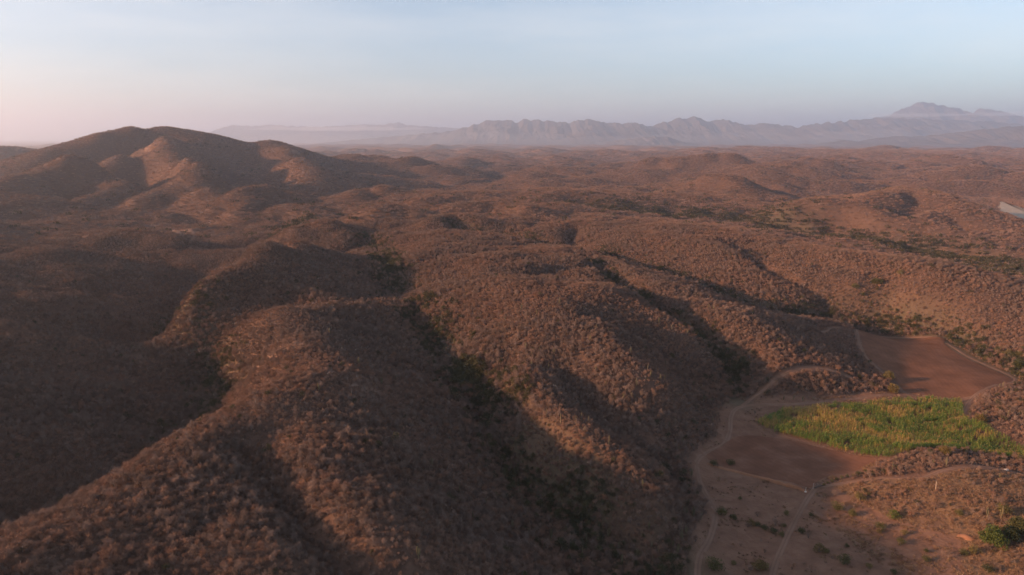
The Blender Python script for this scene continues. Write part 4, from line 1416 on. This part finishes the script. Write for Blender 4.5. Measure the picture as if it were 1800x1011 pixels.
for j, (x, y, px, py) in enumerate(cand):
    if px > 1480 and py < 700: lab, grp = 'branched columnar cactus in the scrub around the ploughed field', 'cacti around the ploughed field'
    elif px > 1260 and py < 720: lab, grp = 'branched columnar cactus on the scrubby knoll above the corn', 'cacti on the knoll'
    elif px > 1300: lab, grp = 'branched columnar cactus on the grassy slope below the ridge road', 'cacti on the grassy slope'
    elif py > 840: lab, grp = 'tall columnar cactus above bare trees on the spur tip by the dirt track', 'cacti on the spur tip'
    elif px > 830: lab, grp = 'tall columnar cactus standing above brown scrub on the long middle ridge', 'cacti on the middle ridge'
    else: lab, grp = 'columnar cactus in the shaded scrub along the ravine', 'cacti along the ravine'
    arms_ = ('four-armed', 'three-armed', 'five-armed', 'single-stemmed', 'two-armed')[j % 5]
    lab = arms_ + ' ' + lab.replace('branched ', ''); grp = arms_ + ' ' + grp
    CACTP[j % 5].place('columnar_cactus', x, y, float(rk.uniform(0.5, 0.85)), float(rk.uniform(0, 6.28)), lab, 'cactus', grp)
q = P(1645, 856, 7.5); z = float(height(q[0], q[1])); q = P(1645, 858, z)
DEADP.place('dead_cactus', q[0], q[1], 0.72, 0.3, 'bleached white bare cactus stem standing beside the ridge road', 'cactus', None)

# ------------------------------------------------------------------ bushes and trees standing alone on the pasture
random.seed(5)
BUSHES = {}


def bush_model(kind, k):
    key = (kind, k)
    if key not in BUSHES:
        sd = 700 + 10 * k + {'green': 0, 'bright': 1, 'gold': 2, 'dry': 3}[kind]
        if kind == 'dry':
            t, c = dry_tree(sd, rx=1.6, h=2.2, n=170, w=0.08)
            BUSHES[key] = Plant([('trunk', t, M['trunk']), ('crown', c, M['twig'])])
        else:
            t, c = leafy_tree(sd, rx=1.9, h=2.3, n=900, size=0.13, lobes=11, low=0.05)
            BUSHES[key] = Plant([('trunk', t, M['trunk']), ('crown', c, {'green': M['leaf'], 'bright': M['leaf_bright'], 'gold': M['leaf_gold']}[kind])])
    return BUSHES[key]


def spot(px, py):
    z = 1.0
    for _ in range(10):
        q = P(px, py, z); z = float(height(q[0], q[1]))
    return q


PASTURE_BUSHES = [  # px, py of the foot, width in photograph pixels, kind, label
    (1266, 905, 20, 'green', 'tall dark green bush between the dirt track and the shrub row'),
    (1289, 913, 13, 'green', 'low dark green bush at the track end of the pasture shrub row'),
    (1320, 923, 15, 'gold', 'yellowish bush in the pasture shrub row'),
    (1330, 925, 12, 'green', 'dark bush touching the yellowish one in the shrub row'),
    (1343, 932, 14, 'green', 'middle dark bush of the pasture shrub row'),
    (1360, 937, 13, 'green', 'dark bush with dry twigs behind it in the shrub row'),
    (1373, 942, 11, 'green', 'small bush near the field road end of the shrub row'),
    (1382, 905, 11, 'green', 'small lone green bush beside the field road on the bare side'),
    (1377, 926, 9, 'green', 'tiny dark bush beside the pinkish dead bush'),
    (1300, 878, 8, 'green', 'tiny dark bush alone on bare soil below the earth bank'),
    (1408, 938, 15, 'green', 'green bush just across the field road from the shrub row'),
    (1255, 1000, 30, 'green', 'wide dark green bush on bare soil beside the dirt track'),
    (1290, 992, 11, 'green', 'small bush right of the wide dark green one'),
    (1336, 1001, 28, 'gold', 'wide olive and orange bush left of the field road'),
    (1440, 970, 20, 'gold', 'orange tinged bush with dark side on the stony pasture'),
    (1452, 971, 12, 'green', 'dark bush pressed against the orange tinged one'),
    (1484, 990, 22, 'green', 'big dark green bush on the stony pasture below the orange tinged one'),
    (1488, 962, 9, 'green', 'small bush above the big dark one on the stony pasture'),
    (1392, 1001, 16, 'dry', 'brownish dry bush right of the field road at the pasture bottom'),
    (1426, 1006, 18, 'dry', 'wide dry bush on the pasture below the orange tinged one'),
    (1471, 896, 20, 'green', 'wide green bush with a long shadow below the fallen dead tree'),
    (1499, 906, 16, 'green', 'green bush right of the one with the long shadow'),
    (1511, 880, 20, 'green', 'dark bush at the foot of the golden grass slope'),
    (1572, 911, 19, 'bright', 'round fresh green bush alone on the grass slope'),
    (1601, 908, 13, 'dry', 'small dark bare bush right of the round fresh green one'),
    (1643, 894, 16, 'dry', 'dark bare bush high on the grass slope under the ridge road'),
    (1548, 931, 17, 'green', 'dark green bush with a yellow one at its foot'),
    (1545, 937, 8, 'gold', 'small bright yellow bush at the foot of a green one'),
    (1590, 940, 12, 'green', 'loose green bush in the middle of the stony pasture'),
    (1583, 957, 15, 'green', 'loose green bush just below another on the stony pasture'),
    (1627, 970, 9, 'green', 'upper of two small bushes by the thin pasture path'),
    (1627, 987, 13, 'green', 'lower of two small bushes by the thin pasture path'),
    (1528, 999, 12, 'green', 'small dark round bush low on the stony pasture'),
    (1570, 1008, 12, 'green', 'small leafy bush at the very bottom of the stony pasture'),
    (1458, 915, 9, 'dry', 'small dry bush beside the long shadow bush'),
    (1425, 907, 9, 'green', 'small bush on the field road verge below the bank end'),
    (1363, 924, 17, 'dry', 'pinkish dead bush standing behind the shrub row'),
    (1331, 908, 13, 'dry', 'pale leafless bush alone above the yellowish shrub'),
    (1302, 960, 8, 'dry', 'tiny dry tuft with pale stone on the bare pasture'),
    (1344, 972, 9, 'dry', 'tiny dark dry bush on bare soil near the field road'),
    (1254, 819, 15, 'green', 'green bush at the track end of the earth bank'),
    (1283, 817, 15, 'green', 'dark green bush standing just behind the earth bank'),
    (1685, 905, 14, 'green', 'dark green bush in the dense scrub of the grass slope'),
    (1765, 905, 24, 'green', 'big olive bush in the scrub above the dirt bank path'),
    (1713, 973, 18, 'green', 'spreading green bush left of the big round tree'),
    (1692, 975, 14, 'green', 'flat green bush left of the spreading one near the big tree'),
    (1735, 1006, 18, 'green', 'dark bush below the big round tree'),
    (1510, 850, 8, 'dry', 'small dry bush on the sandy road bend'),
]
for k, (px, py, w, kind, lab) in enumerate(PASTURE_BUSHES):
    q = spot(px, py)
    d = math.sqrt(q[0] ** 2 + q[1] ** 2 + (CAM_H - q[2]) ** 2)
    s = w * d / F_PX / 3.5
    bush_model(kind, k % 3).place('bush', q[0], q[1], s, random.uniform(0, 6.28), lab, 'bush', 'bushes on the pasture')
# big round tree and its neighbours
BIG = [(1745, 960, 38, 'bright', 'big round green tree by the dirt bank at the pasture corner'),
       (1772, 950, 28, 'green', 'dark green tree just behind the big round one'),
       (1793, 940, 34, 'green', 'dark green tree behind the neighbours of the big round one'),
       (1722, 743, 18, 'gold', 'golden green tree beside the track right of the corn'),
       (1790, 650, 22, 'green', 'round green tree right of the ploughed field edge'),
       (1570, 690, 19, 'gold', 'tall golden tree at the lower corner of the ploughed field'),
       (1560, 668, 20, 'green', 'dark green tree at the shaded edge of the ploughed field'),
       (1660, 800, 18, 'gold', 'olive tree on the knoll crest in front of the corn')]
for k, (px, py, w, kind, lab) in enumerate(BIG):
    q = spot(px, py)
    d = math.sqrt(q[0] ** 2 + q[1] ** 2 + (CAM_H - q[2]) ** 2)
    s = w * d / F_PX
    t, c = leafy_tree(800 + k, rx=s * 0.5, h=s * 0.72, n=2600, size=0.2 + 0.012 * s, lobes=18, low=0.1)
    Plant([('trunk', t, M['trunk']), ('crown', c, {'green': M['leaf'], 'bright': M['leaf_bright'], 'gold': M['leaf_gold']}[kind])]).place('tree', q[0], q[1], 1.0, 0, lab, 'tree', None)
# hedge of low shrubs from the dead tree along the field edge
for k, (px, py) in enumerate([(1448, 853), (1455, 849), (1463, 846), (1471, 843), (1480, 840), (1489, 838), (1500, 836), (1511, 832), (1522, 829), (1533, 827), (1545, 826), (1556, 823)]):
    q = spot(px, py + 1)
    bush_model('green', k % 3).place('hedge_shrub', q[0], q[1], random.uniform(0.42, 0.62), random.uniform(0, 6.28), 'low green shrub in the hedge between harrowed field and sandy road', 'shrub', 'shrubs of the field hedge')
# trees along the stream above the ploughed field
rk2 = np.random.default_rng(41)
for k in range(34):
    t = rk2.random()
    px = 1470 + 330 * t + rk2.uniform(-12, 12); py = 560 + 10 * t + 62 * t * t + rk2.uniform(-12, 8)
    q = spot(px, py)
    if in_poly(np.array([q[0]]), np.array([q[1]]), FIELD_UP)[0] or masks(np.array([q[0]]), np.array([q[1]]))['tr'][0] < 2: continue
    kind = ('green', 'gold', 'green')[k % 3]
    bush_model(kind, k % 3).place('stream_tree', q[0], q[1], float(rk2.uniform(1.3, 2.1)), float(rk2.uniform(0, 6.28)),
                                  'dark green tree lining the stream above the ploughed field' if kind == 'green' else 'golden leaved tree lining the stream above the ploughed field',
                                  'tree', 'green trees lining the stream' if kind == 'green' else 'golden trees lining the stream')

# ------------------------------------------------------------------ earth bank across the pasture
bl = smooth_line([spot(*p)[:2] for p in ((1243, 816), (1262, 822), (1290, 829), (1320, 837), (1350, 845), (1380, 854), (1405, 861), (1419, 866))], 1.0)
n = len(bl)
tg = np.gradient(bl, axis=0); tg /= np.linalg.norm(tg, axis=1)[:, None]
nm_ = np.stack([tg[:, 1], -tg[:, 0]], 1)      # towards the camera side
if nm_[n // 2, 1] > 0: nm_ = -nm_
s_ = np.arange(n) * 1.0
hh = (0.55 + 0.9 * sstep(0.25, 0.8, s_ / n)) * (0.85 + 0.5 * fbm(s_ / 3.0, s_ * 0, 3, 9)) * sstep(0, 5, s_) * sstep(0, 3, n - 1 - s_)
rows = []
for off, f_ in ((-2.6, -0.15), (-1.5, 0.45), (-0.6, 0.95), (0.0, 1.0), (0.35, 0.75), (0.6, 0.15), (0.8, -0.3)):
    w = bl + nm_ * (off + 0.25 * fbm(s_ / 2.0, s_ * 0 + off, 2, 19))[:, None]
    rows.append(np.column_stack([w, height(w[:, 0], w[:, 1]) + hh * f_ + (0.12 * fbm(s_, s_ * 0 + off, 2, 23) if f_ > 0 else -0.05)]))
bank = mesh_obj('earth_bank', np.stack(rows, 1).reshape(-1, 3), grid_faces(n, 7), M['bank'], smooth=True)
if bank.data.polygons[n * 3].normal.z < 0: bank.data.flip_normals()
tag(bank, 'long low bank of orange earth between harrowed field and pasture', 'earth bank')

# second, small dirt bank at the pasture corner
b2 = smooth_line([spot(*p)[:2] for p in ((1682, 942), (1700, 947), (1712, 950))], 1.0)
tg = np.gradient(b2, axis=0); tg /= np.linalg.norm(tg, axis=1)[:, None]; nm2 = np.stack([tg[:, 1], -tg[:, 0]], 1)
if nm2[0, 1] > 0: nm2 = -nm2
s2 = np.arange(len(b2)) * 1.0
rows = []
for off, f_ in ((-2.0, -0.1), (-1.0, 0.8), (0, 1.0), (0.5, 0.4), (0.9, -0.2)):
    w = b2 + nm2 * off
    rows.append(np.column_stack([w, height(w[:, 0], w[:, 1]) + 0.9 * f_ * sstep(0, 2, s2) * sstep(0, 2, len(b2) - 1 - s2) + 0.1 * fbm(s2, s2 * 0 + off, 2, 29)]))
o = mesh_obj('dirt_heap', np.stack(rows, 1).reshape(-1, 3), grid_faces(len(b2), 5), M['bank'], smooth=True)
if o.data.polygons[len(b2) * 2].normal.z < 0: o.data.flip_normals()
tag(o, 'short heap of orange dirt left of the big round tree', 'dirt heap')


# ------------------------------------------------------------------ small things
def rock_mesh(seed, r):
    random.seed(seed)
    bm = bmesh.new(); bmesh.ops.create_icosphere(bm, subdivisions=2, radius=r)
    for v in bm.verts:
        k = 1 + 0.35 * math.sin(v.co.x * 3.1 / r + seed) * math.cos(v.co.y * 2.3 / r) + random.uniform(-.1, .1)
        v.co = Vector((v.co.x * k, v.co.y * k * 0.8, v.co.z * k * 0.65))
    me = bpy.data.meshes.new('boulder'); bm.to_mesh(me); bm.free()
    me.materials.append(M['rock'])
    return me


def rock(px, py, r, lab, seed, z0=None):
    q = spot(px, py)
    o = bpy.data.objects.new('boulder', rock_mesh(seed, r)); col.objects.link(o)
    o.location = (q[0], q[1], q[2] + r * 0.25)
    return tag(o, lab, 'rock')


rock(605, 749, 0.75, 'small white boulder alone in brown scrub on the broad spur', 3)
rock(1793, 673, 0.9, 'white boulder at the corner where the tracks meet by the ploughed field', 4)
rock(1768, 827, 0.9, 'long pale boulder on the verge of the ridge road', 5)
rock(1797, 826, 0.9, 'pale boulder at the ridge road past the long one', 6)
rock(1500, 671, 0.5, 'pale rock in the scrub below the knoll track', 7)

# white gate post at the end of the bank, on its own pale footing
q = spot(1416, 865)
root = empty('gate_post', q)
mb = MB(); mb.tube([(0, 0, -0.3), (0.02, 0, 1.0), (0.03, 0, 2.1), (0.03, 0, 2.15)], [0.11, 0.10, 0.10, 0.04], 8); mb.build('post', M['white'], root, True)
mb = MB(); mb.tube([(0, 0, -0.2), (0, 0, 0.28), (0, 0, 0.34)], [0.55, 0.5, 0.35], 9); mb.build('footing', M['white'], root, True)
tag(root, 'white post on a pale footing at the end of the earth bank', 'post')
q = spot(1429, 860)
root = empty('gate_post', q)
mb = MB(); mb.tube([(0, 0, -0.3), (0.1, 0.2, 1.2), (0.3, 0.6, 2.6)], [0.09, 0.08, 0.06], 7); mb.build('post', M['rock'], root, True)
mb = MB(); mb.tube([(0.28, 0.55, 2.45), (0.9, 0.7, 2.5)], [0.05, 0.03], 6); mb.build('prong', M['rock'], root, True)
tag(root, 'leaning pale pole beside the fallen dead tree at the field gate', 'post')

# fallen dead tree by the gate
random.seed(91)
q = spot(1440, 857)
root = empty('fallen_tree', q)
mb = MB(); mb.tube([(-2.2, -0.6, 0.25), (-0.8, -0.1, 0.6), (0.8, 0.3, 0.75), (2.4, 0.9, 0.4)], [0.3, 0.26, 0.2, 0.12], 7); mb.build('trunk', M['trunk'], root, True)
for k in range(9):
    t = random.uniform(-1.5, 2.2)
    d = Vector((random.gauss(0, .6), random.gauss(0, 1), random.uniform(0.2, 1))).normalized()
    p0 = Vector((t, t * 0.35, 0.6)); L = random.uniform(1.2, 2.2)
    mb = MB(); mb.tube([p0, p0 + d * L * .5, p0 + d * L + Vector((random.gauss(0, .3), 0, -.1))], [0.12, 0.08, 0.02], 5)
    for _ in range(22):
        mb.sliver(p0 + d * L * random.uniform(.4, 1), d + Vector((random.gauss(0, .7), random.gauss(0, .7), random.gauss(0, .7))), random.uniform(.4, .9), 0.06)
    mb.build('branch', M['trunk'], root, True)
tag(root, 'dark fallen dead tree with tangled branches at the field gate', 'dead tree')

# ------------------------------------------------------------------ a small house across the river bed
q = spot(1754, 328)
zg = float(height(q[0], q[1]))
root = empty('house', (q[0], q[1], zg))
mb = MB()
for (x0, x1, y0, y1, z0, z1) in ((-2.5, 2.5, -2, 2, -2, 2.6),):
    i = len(mb.v)
    mb.v += [(x, y, z) for x in (x0, x1) for y in (y0, y1) for z in (z0, z1)]
    mb.f += [tuple(i + a for a in f) for f in ((0, 1, 3, 2), (4, 6, 7, 5), (0, 4, 5, 1), (2, 3, 7, 6), (0, 2, 6, 4), (1, 5, 7, 3))]
mb.build('wall', M['white'], root, True)
mb = MB(); mb.v += [(-2.8, -2.3, 2.6), (2.8, -2.3, 2.6), (2.8, 2.3, 2.6), (-2.8, 2.3, 2.6), (-2.8, 0, 3.6), (2.8, 0, 3.6)]
mb.f += [(0, 1, 5, 4), (2, 3, 4, 5), (0, 4, 3), (1, 2, 5), (3, 2, 1, 0)]
mb.build('roof', M['bank'], root, True)
tag(root, 'tiny white house on the plain beyond the pale river bed', 'house')


# ------------------------------------------------------------------ low cloud caught on the far mountains
def cloud_bank(name, x0, x1, Y, z, thick, depth, seed, density, lab):
    nu, nv = 70, 16
    v = []
    rng_ = np.random.default_rng(seed)
    u = np.linspace(0, 1, nu)
    env = np.sin(np.pi * u) ** 0.45
    puff = np.clip(0.7 + 0.9 * fbm(u * 9, u * 0 + seed, 4, seed, 0.6), 0.12, 1.6)
    V = np.zeros((nu, nv, 3))
    for k in range(nv):
        t = 2 * np.pi * k / nv
        V[:, k, 0] = x0 + (x1 - x0) * u
        V[:, k, 1] = Y + depth * env * math.cos(t)
        sgn = math.sin(t)
        V[:, k, 2] = z + thick * env * (sgn * puff if sgn > 0 else sgn * 0.45) + thick * 0.25 * fbm(u * 4, u * 0 + seed + 4, 2, seed + 1)
    faces = []
    for i in range(nu - 1):
        for k in range(nv):
            faces.append((i * nv + k, i * nv + (k + 1) % nv, (i + 1) * nv + (k + 1) % nv, (i + 1) * nv + k))
    faces.append(tuple(range(nv))[::-1]); faces.append(tuple((nu - 1) * nv + k for k in range(nv)))
    m = bpy.data.materials.new(name); m.use_nodes = True
    nt = m.node_tree; nt.nodes.clear()
    out = nt.nodes.new('ShaderNodeOutputMaterial'); pv = nt.nodes.new('ShaderNodeVolumePrincipled')
    pv.inputs['Color'].default_value = (0.97, 0.97, 0.98, 1); pv.inputs['Density'].default_value = density; pv.inputs['Anisotropy'].default_value = 0.3
    nt.links.new(pv.outputs[0], out.inputs['Volume'])
    o = mesh_obj(name, V.reshape(-1, 3), faces, m, smooth=True)
    return tagk(o, 'stuff')


for k, (pa, pb, py, Yd, th, dens) in enumerate([(1525, 1700, 203, 17400, 75, 0.0004), (1690, 1860, 201, 17300, 85, 0.0004), (430, 760, 227, 22000, 130, 0.0004)]):
    A_, B_ = Q(pa, py, Yd), Q(pb, py, Yd)
    cloud_bank('low_cloud', A_[0], B_[0], Yd, A_[2], th, 700, 50 + k, dens, '')

# mist lying along the foot of the mountains
for k, (pa, pb, py, Yd, th, dens) in enumerate([(330, 1180, 252, 13800, 230, 0.00009), (1080, 1980, 250, 14200, 260, 0.00009)]):
    A_, B_ = Q(pa, py, Yd), Q(pb, py, Yd)
    cloud_bank('mist', A_[0], B_[0], Yd, A_[2] + 40, th, 900, 70 + k, dens, '')

# ------------------------------------------------------------------ dry tufts on the open ground
def tuft(seed, n=26, r=0.45, h=0.55):
    random.seed(seed)
    mb = MB()
    for _ in range(n):
        a = random.random() * 6.28; q_ = random.random() * r
        mb.sliver((q_ * math.cos(a), q_ * math.sin(a), 0), (random.gauss(0, .6), random.gauss(0, .6), 1), h * random.uniform(.6, 1.3), 0.09)
    return mb


M['tuft'] = leaf_material('dry_grass', [(0.0, (0.15, 0.09, 0.06)), (0.5, (0.22, 0.14, 0.09)), (1.0, (0.3, 0.21, 0.13))])
for k in range(3): kit('kit_%02d' % (19 + k), [(tuft(900 + k, 26 + 8 * k, 0.4 + 0.15 * k), M['tuft'])])
bx = np.array(PASTURE + KNOLL_GRASS)
rt = np.random.default_rng(61)
XT = rt.uniform(bx[:, 0].min(), bx[:, 0].max(), 60000); YT = rt.uniform(bx[:, 1].min(), bx[:, 1].max(), 60000)
mt = masks(XT, YT)
okk = ((mt['pas'] > 0.9) | (mt['kn'] > 0.5)) & (mt['tr'] > 0.3)
for poly in (FIELD_UP, FIELD_LOW, CROP): okk &= ~in_poly(XT, YT, poly)
pt_, pyt = project(XT, YT, height(XT, YT))
dens = np.clip(0.12 + 1.4 * fbm(XT / 16, YT / 16, 3, 171), 0.02, 1) * (0.25 + 0.75 * sstep(1380, 1480, pt_))
dens = np.where(mt['kn'] > 0.5, np.clip(dens + 0.45, 0, 1), dens)
okk &= rt.random(len(XT)) < dens
XT, YT = XT[okk], YT[okk]
scatter('dry_grass', XT, YT, height(XT, YT) - 0.03, rt.uniform(0.6, 1.5, len(XT)), rt.uniform(0, 6.28, len(XT)), 19 + (rt.random(len(XT)) * 3).astype(int))
